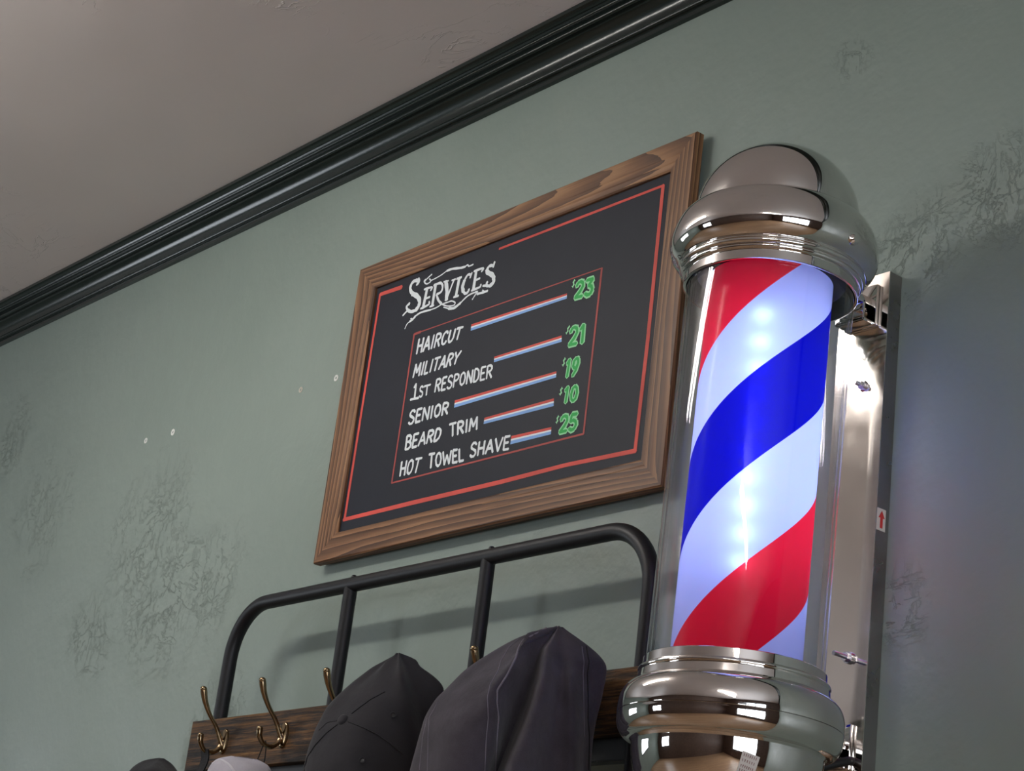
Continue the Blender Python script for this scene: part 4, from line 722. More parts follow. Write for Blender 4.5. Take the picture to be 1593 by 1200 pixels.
# ------------------------------------------------------------------ hats
HATS = json.loads(r'''{"cap":{"C":[-2.19,1.5,0.558],"grid":[[[17.9,23.5,0.0],[13.2,17.3,-6.0],[5.8,7.6,-14.8],[-2.6,-3.3,-25.0],[-9.3,-12.1,-36.3],[-16.5,-21.6,-48.6],[-23.1,-30.2,-61.6],[-29.7,-38.8,-75.2],[-35.2,-46.0,-89.5],[-38.3,-50.1,-104.3],[-41.2,-53.9,-119.6],[-43.4,-56.8,-135.4],[-45.0,-58.9,-151.6],[-45.8,-60.0,-168.2],[-45.9,-60.0,-185.2],[-45.2,-59.1,-202.6],[-44.4,-58.1,-220.3],[-43.7,-57.2,-238.4]],[[15.9,20.8,0.0],[14.7,17.0,-6.0],[12.2,9.1,-14.8],[10.0,0.6,-25.0],[7.7,-8.5,-36.3],[5.3,-18.3,-48.6],[2.7,-28.8,-61.6],[1.3,-37.6,-75.2],[1.3,-44.3,-89.5],[1.3,-51.3,-104.3],[1.6,-57.9,-119.6],[3.8,-60.2,-135.4],[6.1,-62.5,-151.6],[8.0,-63.7,-168.2],[8.9,-62.4,-185.2],[9.9,-61.1,-202.6],[11.0,-59.8,-220.3],[12.0,-58.4,-238.4]],[[16.9,22.2,0.0],[16.8,17.1,-6.0],[16.5,6.9,-14.8],[19.2,0.1,-25.0],[22.8,-6.5,-36.3],[26.7,-13.6,-48.6],[30.8,-21.1,-61.6],[35.2,-28.8,-75.2],[39.3,-34.1,-89.5],[43.7,-39.7,-104.3],[47.9,-44.8,-119.6],[50.2,-45.9,-135.4],[52.7,-47.0,-151.6],[54.4,-47.2,-168.2],[55.0,-45.8,-185.2],[55.7,-44.3,-202.6],[56.4,-42.9,-220.3],[57.0,-41.4,-238.4]],[[17.5,22.9,0.0],[20.3,20.3,-6.0],[25.9,15.5,-14.8],[32.4,9.8,-25.0],[39.1,4.0,-36.3],[45.7,-1.6,-48.6],[52.8,-7.6,-61.6],[60.2,-13.9,-75.2],[64.8,-15.9,-89.5],[68.9,-17.0,-104.3],[73.2,-18.2,-119.6],[76.5,-17.1,-135.4],[79.5,-15.5,-151.6],[81.0,-13.6,-168.2],[81.9,-11.6,-185.2],[82.8,-9.5,-202.6],[83.7,-7.4,-220.3],[84.7,-5.3,-238.4]],[[21.8,22.0,0.0],[25.2,20.6,-6.0],[32.7,17.7,-14.8],[41.5,14.3,-25.0],[51.1,10.6,-36.3],[58.1,9.4,-48.6],[65.5,8.2,-61.6],[73.4,7.0,-75.2],[79.7,7.3,-89.5],[84.1,9.6,-104.3],[88.6,11.9,-119.6],[92.2,14.4,-135.4],[95.2,17.1,-151.6],[98.1,19.8,-168.2],[98.9,22.8,-185.2],[99.6,25.9,-202.6],[100.4,29.1,-220.3],[101.2,32.3,-238.4]],[[19.6,25.7,0.0],[22.9,27.6,-6.0],[28.7,31.1,-14.8],[35.5,35.1,-25.0],[42.4,37.7,-36.3],[49.6,39.2,-48.6],[57.1,40.9,-61.6],[62.5,42.6,-75.2],[67.2,44.4,-89.5],[72.0,46.2,-104.3],[74.9,48.6,-119.6],[77.0,51.4,-135.4],[79.1,54.2,-151.6],[80.7,56.2,-168.2],[82.3,58.3,-185.2],[83.9,60.4,-202.6],[85.6,62.6,-220.3],[87.3,64.8,-238.4]],[[20.1,26.4,0.0],[32.8,42.9,-6.0],[37.6,49.3,-14.8],[49.1,64.3,-25.0],[57.6,75.4,-36.3],[60.4,79.1,-48.6],[62.3,81.5,-61.6],[63.5,83.1,-75.2],[64.5,84.4,-89.5],[65.5,85.7,-104.3],[66.4,86.9,-119.6],[67.3,88.0,-135.4],[68.2,89.2,-151.6],[68.9,90.2,-168.2],[69.6,91.1,-185.2],[70.4,92.1,-202.6],[71.2,93.1,-220.3],[71.9,94.1,-238.4]],[[19.7,25.8,0.0],[21.8,43.1,-6.0],[17.2,51.6,-14.8],[17.7,66.8,-25.0],[16.2,79.3,-36.3],[10.0,85.7,-48.6],[5.5,89.5,-61.6],[5.1,89.1,-75.2],[4.8,88.6,-89.5],[5.0,88.9,-104.3],[5.1,89.1,-119.6],[5.4,89.4,-135.4],[5.8,90.0,-151.6],[6.2,90.5,-168.2],[6.8,91.3,-185.2],[7.6,92.2,-202.6],[8.3,93.2,-220.3],[9.1,94.2,-238.4]],[[19.0,24.9,0.0],[16.0,35.4,-6.0],[7.7,39.1,-14.8],[2.2,46.5,-25.0],[-3.9,53.1,-36.3],[-13.1,55.5,-48.6],[-20.1,56.0,-61.6],[-22.8,52.5,-75.2],[-25.1,49.5,-89.5],[-26.2,48.1,-104.3],[-27.1,46.9,-119.6],[-27.8,46.0,-135.4],[-28.1,45.5,-151.6],[-28.2,45.4,-168.2],[-27.8,45.9,-185.2],[-27.1,46.9,-202.6],[-26.4,47.9,-220.3],[-25.6,48.8,-238.4]],[[18.4,24.0,0.0],[10.1,27.8,-6.0],[-1.9,26.6,-14.8],[-13.3,26.2,-25.0],[-23.9,26.8,-36.3],[-36.2,25.3,-48.6],[-45.7,22.5,-61.6],[-50.8,15.9,-75.2],[-55.0,10.4,-89.5],[-57.3,7.4,-104.3],[-59.4,4.6,-119.6],[-61.0,2.5,-135.4],[-62.1,1.1,-151.6],[-62.6,0.4,-168.2],[-62.5,0.6,-185.2],[-61.8,1.5,-202.6],[-61.0,2.5,-220.3],[-60.3,3.4,-238.4]]],"seams":[[1.6,[[12.3,-55.0,-115.5],[4.7,-58.3,-121.9],[-4.3,-60.5,-128.0],[-9.2,-62.1,-133.3],[-14.3,-63.4,-138.6],[-19.6,-64.6,-143.8],[-25.3,-65.4,-151.6],[-32.4,-65.3,-159.2],[-33.3,-65.8,-166.5],[-37.6,-64.1,-173.2],[-35.2,-65.1,-177.8]]],[1.6,[[28.4,-49.4,-111.8],[41.4,-46.5,-115.6],[52.3,-42.2,-119.0],[58.6,-38.0,-121.8],[63.9,-33.1,-124.5],[68.5,-27.7,-127.0],[72.5,-23.0,-130.3],[76.4,-18.2,-133.5],[80.2,-13.3,-136.8],[84.1,-8.4,-140.8],[87.8,-3.3,-144.7],[91.1,1.9,-148.5]]],[1.2,[[25.8,-44.5,-99.7],[29.9,-40.5,-94.0],[33.9,-36.3,-88.3],[37.9,-32.1,-83.0],[41.6,-27.7,-77.5],[45.3,-23.4,-73.5],[48.1,-18.4,-69.2],[50.5,-13.1,-64.8]]],[0.9,[[8.1,-53.1,-109.8],[-9.3,-56.6,-111.6],[-14.6,-59.4,-117.3],[-21.3,-61.3,-122.7]]]],"button":[[16.4,-50.9,-108.4],[0.203,-0.894,0.4]],"eyelets":[[[73.6,-10.1,-97.3],[0.773,-0.595,0.219]],[[62.3,-41.0,-163.4],[0.737,-0.672,0.073]]]},"hat":{"C":[-1.85,1.5,0.5603],"grid":[[[16.3,21.4,0.0],[5.7,7.4,-4.8],[-3.0,-3.9,-11.9],[-12.3,-16.1,-20.2],[-20.2,-26.4,-29.4],[-27.9,-36.5,-39.3],[-35.7,-46.7,-49.8],[-43.4,-56.8,-60.9],[-50.5,-66.0,-72.4],[-56.0,-73.3,-84.4],[-61.4,-80.3,-96.8],[-67.2,-88.0,-109.5],[-71.2,-93.2,-122.6],[-74.2,-97.1,-136.1],[-75.3,-98.6,-149.9],[-76.6,-100.2,-163.9],[-77.9,-101.9,-178.3],[-79.2,-103.7,-192.9],[-80.4,-105.2,-207.8],[-81.2,-106.3,-222.9],[-82.0,-107.4,-238.3],[-82.9,-108.5,-253.9]],[[16.3,21.4,0.0],[14.6,15.4,-4.8],[11.1,3.5,-11.9],[7.0,-10.3,-20.2],[2.5,-25.5,-29.4],[-1.6,-37.4,-39.3],[-5.6,-46.7,-49.8],[-9.7,-56.5,-60.9],[-14.1,-66.7,-72.4],[-17.8,-76.6,-84.4],[-21.3,-86.6,-96.8],[-24.9,-97.0,-109.5],[-27.3,-103.5,-122.6],[-29.2,-108.6,-136.1],[-31.1,-113.8,-149.9],[-31.1,-116.3,-163.9],[-29.9,-117.0,-178.3],[-28.6,-117.7,-192.9],[-27.6,-118.4,-207.8],[-28.1,-119.1,-222.9],[-28.6,-119.7,-238.3],[-29.1,-120.4,-253.9]],[[16.3,21.4,0.0],[16.7,15.7,-4.8],[17.3,4.5,-11.9],[18.1,-8.6,-20.2],[18.9,-23.0,-29.4],[19.8,-35.7,-39.3],[20.7,-44.9,-49.8],[21.6,-54.6,-60.9],[22.6,-64.7,-72.4],[23.6,-75.2,-84.4],[24.5,-85.0,-96.8],[24.8,-91.8,-109.5],[25.1,-98.7,-122.6],[25.4,-105.9,-136.1],[25.2,-110.1,-149.9],[25.0,-114.0,-163.9],[24.5,-116.1,-178.3],[23.9,-116.9,-192.9],[23.3,-117.7,-207.8],[23.5,-117.4,-222.9],[23.8,-117.1,-238.3],[24.1,-116.7,-253.9]],[[16.3,21.4,0.0],[15.9,12.6,-4.8],[15.0,-4.5,-11.9],[14.5,-23.3,-20.2],[18.9,-29.9,-29.4],[23.6,-37.0,-39.3],[28.7,-44.5,-49.8],[34.0,-52.5,-60.9],[39.5,-60.8,-72.4],[41.2,-68.4,-84.4],[42.0,-76.1,-96.8],[42.9,-83.9,-109.5],[44.9,-85.5,-122.6],[46.8,-87.0,-136.1],[47.2,-86.5,-149.9],[47.5,-86.0,-163.9],[46.5,-85.9,-178.3],[43.1,-86.4,-192.9],[40.1,-87.0,-207.8],[38.5,-87.5,-222.9],[36.8,-88.0,-238.3],[35.1,-88.5,-253.9]],[[16.3,21.4,0.0],[16.7,18.3,-4.8],[17.2,12.4,-11.9],[17.9,5.4,-20.2],[18.7,-2.3,-29.4],[19.6,-8.6,-39.3],[20.7,-11.2,-49.8],[21.9,-13.8,-60.9],[22.7,-16.5,-72.4],[21.7,-18.9,-84.4],[20.6,-21.3,-96.8],[19.4,-23.8,-109.5],[17.7,-26.2,-122.6],[15.8,-28.7,-136.1],[13.9,-31.2,-149.9],[11.8,-33.9,-163.9],[9.7,-36.8,-178.3],[7.5,-39.6,-192.9],[6.3,-41.2,-207.8],[5.1,-42.8,-222.9],[3.8,-44.4,-238.3],[2.5,-46.1,-253.9]],[[18.7,19.5,0.0],[20.6,16.8,-4.8],[25.4,10.2,-11.9],[30.9,2.5,-20.2],[37.0,-6.1,-29.4],[43.7,-15.3,-39.3],[50.6,-21.7,-49.8],[57.9,-28.2,-60.9],[65.5,-35.0,-72.4],[73.3,-42.0,-84.4],[78.3,-47.5,-96.8],[81.2,-52.0,-109.5],[84.3,-56.6,-122.6],[86.8,-61.5,-136.1],[88.2,-66.8,-149.9],[89.6,-72.2,-163.9],[90.2,-77.3,-178.3],[89.3,-81.5,-192.9],[88.3,-85.3,-207.8],[86.4,-87.0,-222.9],[84.5,-88.8,-238.3],[82.7,-90.6,-253.9]],[[19.6,20.7,0.0],[21.8,19.6,-4.8],[26.6,16.9,-11.9],[32.2,13.7,-20.2],[38.4,10.2,-29.4],[44.3,6.8,-39.3],[49.7,3.6,-49.8],[55.5,0.2,-60.9],[61.4,-3.3,-72.4],[66.2,-6.2,-84.4],[68.9,-8.0,-96.8],[71.8,-9.9,-109.5],[74.5,-11.7,-122.6],[76.0,-13.1,-136.1],[77.5,-14.5,-149.9],[78.7,-15.6,-163.9],[78.8,-15.4,-178.3],[79.0,-15.2,-192.9],[79.3,-14.8,-207.8],[79.6,-14.5,-222.9],[79.9,-14.1,-238.3],[80.2,-13.7,-253.9]],[[18.3,23.9,0.0],[21.9,23.3,-4.8],[28.2,22.2,-11.9],[35.5,20.9,-20.2],[43.7,19.5,-29.4],[51.0,16.6,-39.3],[58.2,13.0,-49.8],[65.7,9.1,-60.9],[73.6,5.1,-72.4],[79.4,2.7,-84.4],[82.8,2.1,-96.8],[86.3,1.5,-109.5],[89.2,1.4,-122.6],[90.1,2.6,-136.1],[91.0,3.8,-149.9],[91.9,5.0,-163.9],[92.9,6.3,-178.3],[93.5,7.7,-192.9],[93.7,9.6,-207.8],[93.8,11.5,-222.9],[94.0,13.4,-238.3],[94.1,15.3,-253.9]],[[19.3,25.2,0.0],[24.2,28.3,-4.8],[32.6,33.5,-11.9],[42.3,39.6,-20.2],[49.4,39.7,-29.4],[56.7,39.0,-39.3],[61.7,38.7,-49.8],[63.4,39.0,-60.9],[65.1,39.4,-72.4],[66.9,39.7,-84.4],[68.3,40.0,-96.8],[68.5,40.3,-109.5],[68.7,40.5,-122.6],[68.9,40.8,-136.1],[69.2,41.2,-149.9],[69.6,41.7,-163.9],[70.0,42.3,-178.3],[70.6,43.0,-192.9],[71.2,43.8,-207.8],[71.9,44.6,-222.9],[72.5,45.4,-238.3],[73.1,46.3,-253.9]],[[20.1,26.3,0.0],[24.5,32.1,-4.8],[32.4,42.4,-11.9],[40.8,53.4,-20.2],[49.2,64.4,-29.4],[55.1,72.1,-39.3],[56.6,74.1,-49.8],[56.4,73.8,-60.9],[55.6,72.8,-72.4],[54.8,71.7,-84.4],[53.4,69.9,-96.8],[52.1,68.2,-109.5],[51.3,67.1,-122.6],[50.6,66.2,-136.1],[50.8,66.5,-149.9],[51.0,66.8,-163.9],[51.3,67.1,-178.3],[51.7,67.6,-192.9],[52.1,68.2,-207.8],[52.5,68.7,-222.9],[53.0,69.3,-238.3],[53.3,69.8,-253.9]],[[19.3,25.3,0.0],[13.9,32.4,-4.8],[11.7,43.6,-11.9],[9.8,55.1,-20.2],[8.1,67.1,-29.4],[4.5,76.4,-39.3],[-2.7,81.1,-49.8],[-11.2,84.1,-60.9],[-13.3,81.5,-72.4],[-15.0,79.1,-84.4],[-17.2,76.3,-96.8],[-19.4,73.4,-109.5],[-20.9,71.5,-122.6],[-22.1,69.9,-136.1],[-22.1,69.9,-149.9],[-22.2,69.8,-163.9],[-22.2,69.7,-178.3],[-22.2,69.8,-192.9],[-22.1,69.9,-207.8],[-21.9,70.2,-222.9],[-21.7,70.4,-238.3],[-21.6,70.5,-253.9]],[[18.2,23.8,0.0],[8.3,25.0,-4.8],[1.1,29.7,-11.9],[-6.2,34.3,-20.2],[-12.7,39.8,-29.4],[-20.4,43.9,-39.3],[-30.4,44.9,-49.8],[-41.2,44.9,-60.9],[-45.1,39.8,-72.4],[-48.3,35.6,-84.4],[-51.7,31.2,-96.8],[-55.2,26.6,-109.5],[-57.6,23.4,-122.6],[-59.5,21.0,-136.1],[-60.0,20.4,-149.9],[-60.4,19.7,-163.9],[-61.0,19.0,-178.3],[-61.4,18.4,-192.9],[-61.8,17.9,-207.8],[-62.0,17.7,-222.9],[-62.2,17.4,-238.3],[-62.5,17.1,-253.9]],[[17.1,22.3,0.0],[2.6,17.6,-4.8],[-9.5,15.7,-11.9],[-22.1,13.4,-20.2],[-33.5,12.6,-29.4],[-45.3,11.3,-39.3],[-58.1,8.7,-49.8],[-71.1,5.7,-60.9],[-76.9,-1.8,-72.4],[-81.5,-7.9,-84.4],[-86.1,-13.9,-96.8],[-91.0,-20.3,-109.5],[-94.4,-24.7,-122.6],[-96.9,-28.0,-136.1],[-97.8,-29.2,-149.9],[-98.7,-30.4,-163.9],[-99.7,-31.7,-178.3],[-100.7,-33.0,-192.9],[-101.5,-34.1,-207.8],[-102.1,-34.8,-222.9],[-102.7,-35.6,-238.3],[-103.3,-36.4,-253.9]]],"seams":[[2.2,[[8.1,9.3,-4.2],[16.6,-9.5,-15.3],[17.5,-17.6,-20.5],[18.8,-25.8,-25.8],[4.0,-21.1,-26.4],[17.3,-37.7,-40.9],[28.4,-48.1,-51.0],[33.3,-53.5,-59.3],[37.2,-59.7,-67.7],[39.9,-65.0,-75.7],[41.3,-69.1,-83.3],[42.0,-73.7,-90.9],[42.6,-78.3,-98.4],[43.1,-82.7,-105.9],[42.7,-81.8,-112.9],[43.5,-81.7,-120.1],[43.0,-79.6,-126.1],[42.3,-77.3,-131.9],[41.6,-74.9,-137.8],[41.3,-74.3,-144.0],[41.1,-73.7,-150.2],[40.6,-73.0,-156.4],[39.7,-71.9,-162.5],[36.1,-68.5,-168.4],[32.3,-64.9,-174.2],[27.5,-60.6,-179.8],[20.2,-54.3,-185.0],[9.7,-45.1,-193.5]]],[1.0,[[-5.8,-21.9,-24.5],[-3.7,-30.0,-31.8],[-2.4,-37.6,-39.0],[1.3,-43.8,-46.4],[4.9,-49.9,-53.7],[8.6,-56.1,-61.0],[22.1,-69.0,-76.7],[26.6,-75.6,-84.6],[29.8,-81.2,-92.1],[32.2,-86.2,-99.3],[37.1,-90.8,-108.0],[39.8,-93.8,-116.1],[42.4,-94.6,-122.9],[44.5,-94.9,-129.5],[46.5,-95.3,-136.1],[46.8,-94.3,-142.2],[47.1,-94.2,-148.6],[47.3,-94.2,-154.9],[47.5,-94.1,-161.2],[47.3,-93.7,-167.4],[47.0,-92.8,-173.9],[46.4,-91.6,-180.3],[45.0,-89.8,-186.5],[43.7,-88.1,-192.8],[39.8,-84.0,-202.5]]],[1.0,[[-47.8,-101.2,-117.7],[-47.9,-104.3,-125.0],[-48.9,-106.6,-132.0],[-50.0,-108.9,-138.9],[-44.6,-112.1,-147.5],[-40.8,-114.2,-155.8],[-37.5,-115.9,-163.8],[-35.5,-116.4,-171.0],[-33.4,-117.0,-178.1],[-31.5,-117.5,-185.2],[-29.5,-118.0,-192.3],[-27.6,-118.5,-199.3],[-25.7,-119.0,-206.3]]],[1.0,[[-56.7,-107.3,-138.1],[-53.6,-110.5,-146.6],[-52.2,-112.3,-154.7],[-51.7,-113.6,-162.5],[-50.3,-114.3,-169.5],[-48.9,-115.0,-176.5],[-47.7,-115.6,-183.4],[-46.4,-116.3,-190.2],[-45.2,-116.9,-197.1],[-44.1,-117.3,-203.9]]],[1.8,[[46.4,45.5,-23.1],[51.6,43.4,-30.6],[56.6,41.4,-38.0],[60.0,40.8,-44.8],[62.8,38.2,-53.2],[64.2,36.7,-61.1],[65.3,37.0,-68.2],[66.7,37.1,-75.4],[67.7,37.4,-82.4],[68.6,37.9,-89.4],[69.4,38.1,-95.9],[69.2,39.2,-102.3],[68.9,40.4,-108.5],[68.4,41.7,-114.8],[67.6,44.2,-121.8],[66.5,47.0,-128.8],[65.4,49.6,-135.8],[65.3,50.5,-142.4],[65.2,51.4,-149.0],[65.1,52.2,-155.6],[65.0,53.0,-162.1],[65.0,53.8,-168.7],[64.9,54.7,-175.3]]],[0.9,[[46.1,38.8,-24.7],[51.5,36.2,-32.3],[56.8,33.7,-39.8],[60.4,32.5,-46.8],[63.5,30.2,-55.1],[66.0,28.4,-63.2],[68.2,27.6,-70.6],[70.5,26.9,-77.9],[72.7,26.1,-85.3],[73.9,26.3,-92.3],[75.0,26.5,-98.9],[75.1,27.5,-105.2],[75.4,28.3,-111.6],[75.2,29.5,-117.8],[74.5,31.5,-124.9],[73.3,33.9,-131.9],[72.1,36.4,-138.9]]]]},"black":{"C":[-2.705,1.46,0.4291],"grid":[[[8.8,11.5,0.0],[-3.5,-4.5,-6.2],[-11.4,-15.0,-15.2],[-16.2,-21.3,-25.7],[-18.0,-23.5,-37.3],[-19.8,-25.9,-49.9],[-19.2,-25.1,-63.2],[-18.3,-23.9,-77.3],[-17.3,-22.7,-91.9],[-16.3,-21.4,-107.1]],[[8.9,11.6,0.0],[12.1,4.0,-6.2],[17.8,-9.4,-15.2],[24.0,-21.7,-25.7],[29.8,-27.2,-37.3],[34.0,-30.2,-49.9],[35.6,-29.4,-63.2],[37.4,-28.6,-77.3],[39.2,-27.7,-91.9],[41.1,-26.7,-107.1]],[[9.5,12.4,0.0],[17.6,7.0,-6.2],[31.7,-2.3,-15.2],[48.2,-13.3,-25.7],[56.8,-17.3,-37.3],[64.0,-19.8,-49.9],[67.6,-19.7,-63.2],[69.8,-18.4,-77.3],[72.1,-17.1,-91.9],[74.5,-15.8,-107.1]],[[10.6,13.9,0.0],[18.9,12.5,-6.2],[32.6,10.2,-15.2],[46.5,8.5,-25.7],[56.2,9.5,-37.3],[65.1,10.8,-49.9],[67.8,12.8,-63.2],[70.7,15.0,-77.3],[73.7,17.2,-91.9],[76.8,19.5,-107.1]],[[13.6,17.8,0.0],[21.4,28.0,-6.2],[27.5,36.0,-15.2],[31.9,41.7,-25.7],[36.6,47.8,-37.3],[39.2,51.3,-49.9],[41.6,54.4,-63.2],[44.0,57.6,-77.3],[46.6,61.0,-91.9],[49.3,64.5,-107.1]],[[12.7,16.6,0.0],[5.8,29.6,-6.2],[-1.5,42.0,-15.2],[-9.5,53.4,-25.7],[-6.1,57.9,-37.3],[-4.4,60.1,-49.9],[-2.4,62.8,-63.2],[-0.2,65.6,-77.3],[2.0,68.6,-91.9],[4.4,71.6,-107.1]],[[11.2,14.7,0.0],[-1.6,19.8,-6.2],[-13.2,26.7,-15.2],[-24.0,34.5,-25.7],[-22.5,36.5,-37.3],[-22.1,37.0,-49.9],[-20.6,38.9,-63.2],[-18.9,41.1,-77.3],[-17.1,43.5,-91.9],[-15.3,45.9,-107.1]],[[9.8,12.8,0.0],[-9.1,10.1,-6.2],[-24.8,11.4,-15.2],[-38.4,15.6,-25.7],[-38.8,15.0,-37.3],[-39.8,13.8,-49.9],[-38.8,15.1,-63.2],[-37.6,16.7,-77.3],[-36.3,18.4,-91.9],[-35.0,20.1,-107.1]]],"seams":[]},"lilac":{"C":[-2.53,1.5,0.4291],"grid":[[[0.1,0.1,0.0],[-11.3,-14.7,-6.0],[-16.4,-21.5,-14.7],[-19.0,-24.8,-25.0],[-20.7,-27.0,-36.3],[-22.3,-29.1,-48.5],[-22.0,-28.8,-61.4],[-21.2,-27.8,-75.1],[-20.4,-26.7,-89.3],[-19.6,-25.6,-104.1]],[[0.2,0.2,0.0],[3.6,-6.8,-6.0],[9.5,-19.0,-14.7],[14.6,-24.0,-25.0],[20.0,-28.9,-36.3],[22.3,-29.4,-48.5],[23.8,-28.8,-61.4],[25.4,-28.0,-75.1],[27.0,-27.3,-89.3],[28.7,-26.5,-104.1]],[[1.3,1.7,0.0],[9.3,-2.2,-6.0],[22.4,-8.7,-14.7],[35.2,-15.0,-25.0],[42.8,-18.7,-36.3],[47.5,-20.1,-48.5],[48.7,-18.6,-61.4],[49.9,-17.0,-75.1],[51.2,-15.4,-89.3],[52.5,-13.7,-104.1]],[[4.8,6.3,0.0],[17.0,6.7,-6.0],[36.1,7.5,-14.7],[49.9,7.4,-25.0],[60.2,6.9,-36.3],[63.6,8.0,-48.5],[65.8,9.5,-61.4],[68.1,11.1,-75.1],[70.6,12.8,-89.3],[73.1,14.5,-104.1]],[[22.3,29.2,0.0],[33.0,43.1,-6.0],[37.9,49.6,-14.7],[41.0,53.7,-25.0],[44.5,58.3,-36.3],[46.3,60.5,-48.5],[48.0,62.8,-61.4],[49.8,65.1,-75.1],[51.7,67.6,-89.3],[53.6,70.2,-104.1]],[[17.9,23.4,0.0],[14.8,38.6,-6.0],[8.5,49.5,-14.7],[1.2,59.2,-25.0],[3.7,62.5,-36.3],[4.7,63.8,-48.5],[6.2,65.7,-61.4],[7.8,67.8,-75.1],[9.4,70.0,-89.3],[11.2,72.3,-104.1]],[[11.2,14.7,0.0],[1.6,21.3,-6.0],[-7.8,28.2,-14.7],[-16.8,35.7,-25.0],[-15.9,36.9,-36.3],[-15.8,36.9,-48.5],[-14.8,38.2,-61.4],[-13.5,39.9,-75.1],[-12.2,41.7,-89.3],[-10.8,43.5,-104.1]],[[4.6,6.0,0.0],[-11.7,3.9,-6.0],[-24.1,6.9,-14.7],[-34.8,12.1,-25.0],[-35.4,11.3,-36.3],[-36.4,10.0,-48.5],[-35.8,10.8,-61.4],[-34.8,12.1,-75.1],[-33.8,13.4,-89.3],[-32.7,14.8,-104.1]]],"seams":[[3.2,[[-10.1,-24.2,-16.2],[-2.8,-15.6,-8.7],[16.0,-14.9,-14.2],[27.4,-14.2,-19.9],[39.1,-14.5,-27.1],[47.5,-13.8,-34.4],[53.5,-11.8,-41.2]]]]}}''')
def closed_cr(P, sub):
    n = len(P); o = []
    for i in range(n):
        a, b, c, d = P[i - 1], P[i], P[(i + 1) % n], P[(i + 2) % n]
        for k in range(sub):
            t = k / sub
            o.append(0.5 * ((2 * b) + (c - a) * t + (2 * a - 5 * b + 4 * c - d) * t * t + (3 * b - a - 3 * c + d) * t ** 3))
    return o
def cloth(name, key, mat, seam_mats, label, cat, seam_name='seam'):
    H = HATS[key]
    root = empty(name, Vector(H['C']) + Vector((0, 0, HC))); tag(root, label, cat)
    G = [[Vector(p) / 1000 for p in col] for col in H['grid']]
    nl = len(G[0]); bm = bmesh.new(); rows = []
    # resample along height, then around
    cols = [smooth_path(c, 3) for c in G]
    for j in range(len(cols[0])):
        rows.append([bm.verts.new(p) for p in closed_cr([c[j] for c in cols], 6)])
    n = len(rows[0])
    for a, b in zip(rows[:-1], rows[1:]):
        for i in range(n): bm.faces.new((a[i], a[(i + 1) % n], b[(i + 1) % n], b[i]))
    bm.faces.new(rows[0]); bmesh.ops.remove_doubles(bm, verts=rows[0], dist=0.0004)
    o = from_bm('crown', bm, mat, root, 70)
    md = o.modifiers.new('thickness', 'SOLIDIFY'); md.thickness = 0.0016; md.offset = -1
    for k, (w, pts) in enumerate(H['seams']):
        if len(pts) < 3: continue
        bm = bmesh.new(); tube(bm, smooth_path([Vector(p) / 1000 for p in pts], 3), w / 1000 * 0.55, 8)
        from_bm(seam_name, bm, seam_mats[min(k, len(seam_mats) - 1)], root, 60)
    return root, H
cap, H = cloth('baseball_cap', 'cap', M_cap, [M_capseam], 'charcoal baseball cap with button and eyelets hung on the rack', 'cap')
def oriented(p, n):
    n = Vector(n); q = n.to_track_quat('Z', 'Y')
    return Matrix.Translation(Vector(p) / 1000) @ q.to_matrix().to_4x4()
bm = bmesh.new(); lathe(bm, [(0.0, 0.0042), (0.004, 0.0038), (0.0072, 0.0022), (0.0082, 0.0), (0.0082, -0.002)], 20)
o = from_bm('button', bm, M_cap, cap, 60); o.matrix_local = oriented(*H['button'])
for e in H['eyelets']:
    bm = bmesh.new(); lathe(bm, [(0.0042, -0.001), (0.0046, 0.0005), (0.0038, 0.0012), (0.0022, 0.0006), (0.0018, -0.001)], 18)
    o = from_bm('eyelet', bm, M_cap, cap, 60); o.matrix_local = oriented(*e)
    bm = bmesh.new(); lathe(bm, [(0.0, 0.0002), (0.0021, 0.0001), (0.0021, -0.001)], 14)
    q = from_bm('eyelet_hole', bm, M_rubber, o, 60)
cloth('canvas_hat', 'hat', M_hat, [M_hatseam, M_hatseam, M_hatseam, M_hatseam, M_capseam, M_hatseam], 'washed purple-grey canvas hat with pale raised seams draped on the rack', 'hat')
black_cap, _ = cloth('black_cap', 'black', M_blackcloth, [M_blackcloth], 'plain black cap hanging at the left end of the rack', 'cap')
lilac_cap, _ = cloth('lilac_cap', 'lilac', M_lilac, [M_lilac_rim], 'pale lilac cap with thick hem hanging below the second hook', 'cap', 'hem')
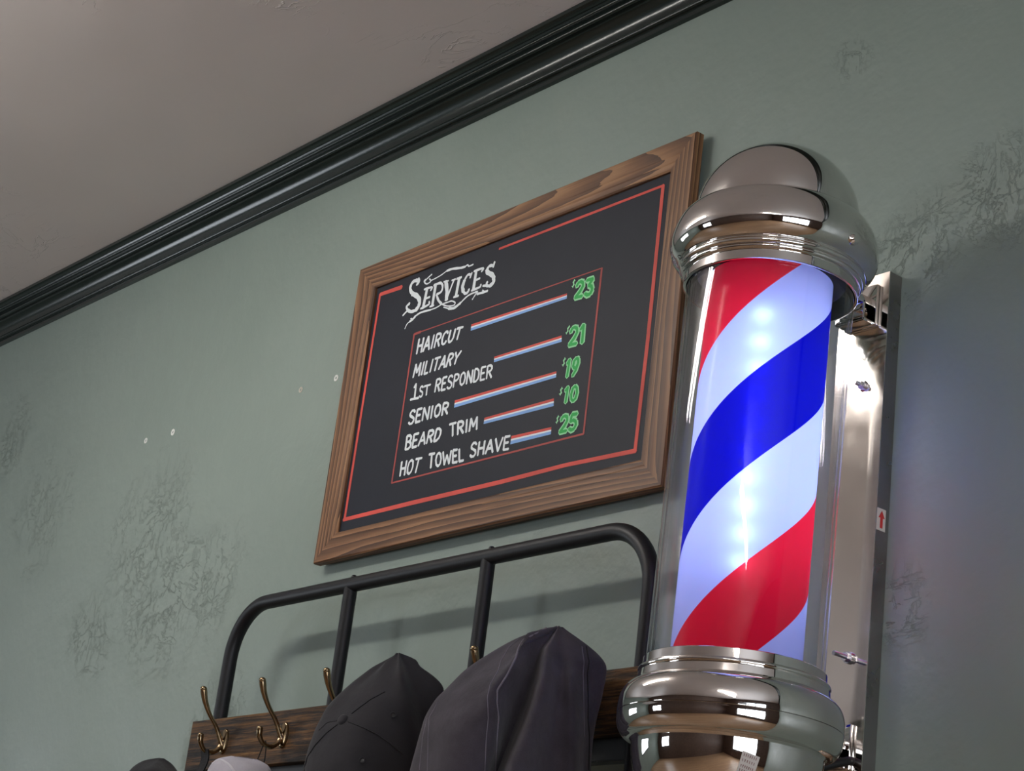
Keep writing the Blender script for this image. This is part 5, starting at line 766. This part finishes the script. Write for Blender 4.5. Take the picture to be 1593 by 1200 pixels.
# straps that hang the two lower caps from the hooks' short prongs
bm = bmesh.new()
x = -2.719
pts = smooth_path([(x, pf - 0.034, 0.4615 + HC), (x - 0.001, pf - 0.030, 0.445 + HC), (x - 0.004, pf - 0.036, 0.420 + HC), (x - 0.006, pf - 0.050, 0.39 + HC), (x - 0.002, pf - 0.10, 0.35 + HC)], 5)
rows = []
for p in pts: rows.append([bm.verts.new(p + Vector(d)) for d in ((-0.011, 0, 0), (0.011, 0, 0), (0.011, 0.002, 0), (-0.011, 0.002, 0))])
for a, b in zip(rows[:-1], rows[1:]):
    for i in range(4): bm.faces.new((a[i], a[(i + 1) % 4], b[(i + 1) % 4], b[i]))
bm.faces.new(rows[0]); bm.faces.new(rows[-1])
o = from_bm('strap', bm, M_blackcloth, black_cap); o.location = -black_cap.location
x = -2.545
bm = bmesh.new()
tube(bm, smooth_path([(x - 0.010, pf - 0.04, 0.415 + HC), (x - 0.005, pf - 0.036, 0.440 + HC), (x - 0.0005, pf - 0.031, 0.4655 + HC), (x + 0.004, pf - 0.030, 0.440 + HC), (x + 0.006, pf - 0.034, 0.415 + HC)], 6), 0.0009, 8)
o = from_bm('cord', bm, M_capseam, lilac_cap, 60); o.location = -lilac_cap.location

# ------------------------------------------------------------------ wall anchors
def anchor(x, z, mat, label, rr=0.0062):
    bm = bmesh.new(); lathe(bm, [(0.0026, -0.004), (0.0026, 0.0008), (rr * 0.8, 0.0014), (rr, 0.0008), (rr, -0.004)], 22)
    o = from_bm('wall_anchor', bm, mat, None, 40); o.matrix_world = Matrix.Translation((x, Y1, z + HC)) @ Matrix.Rotation(math.radians(90), 4, 'X')
    tag(o, label, 'wall anchor', 'plastic anchors in the wall')
anchor(-2.730, 1.143, M_plastic, 'white plastic wall anchor right beside the board\'s left edge')
anchor(-2.842, 1.144, M_beige, 'beige wall anchor, second out from the board', 0.0056)
anchor(-3.296, 1.148, M_plastic, 'white wall anchor, third out from the board', 0.0068)
anchor(-3.404, 1.150, M_plastic, 'white wall anchor farthest left from the board', 0.0060)
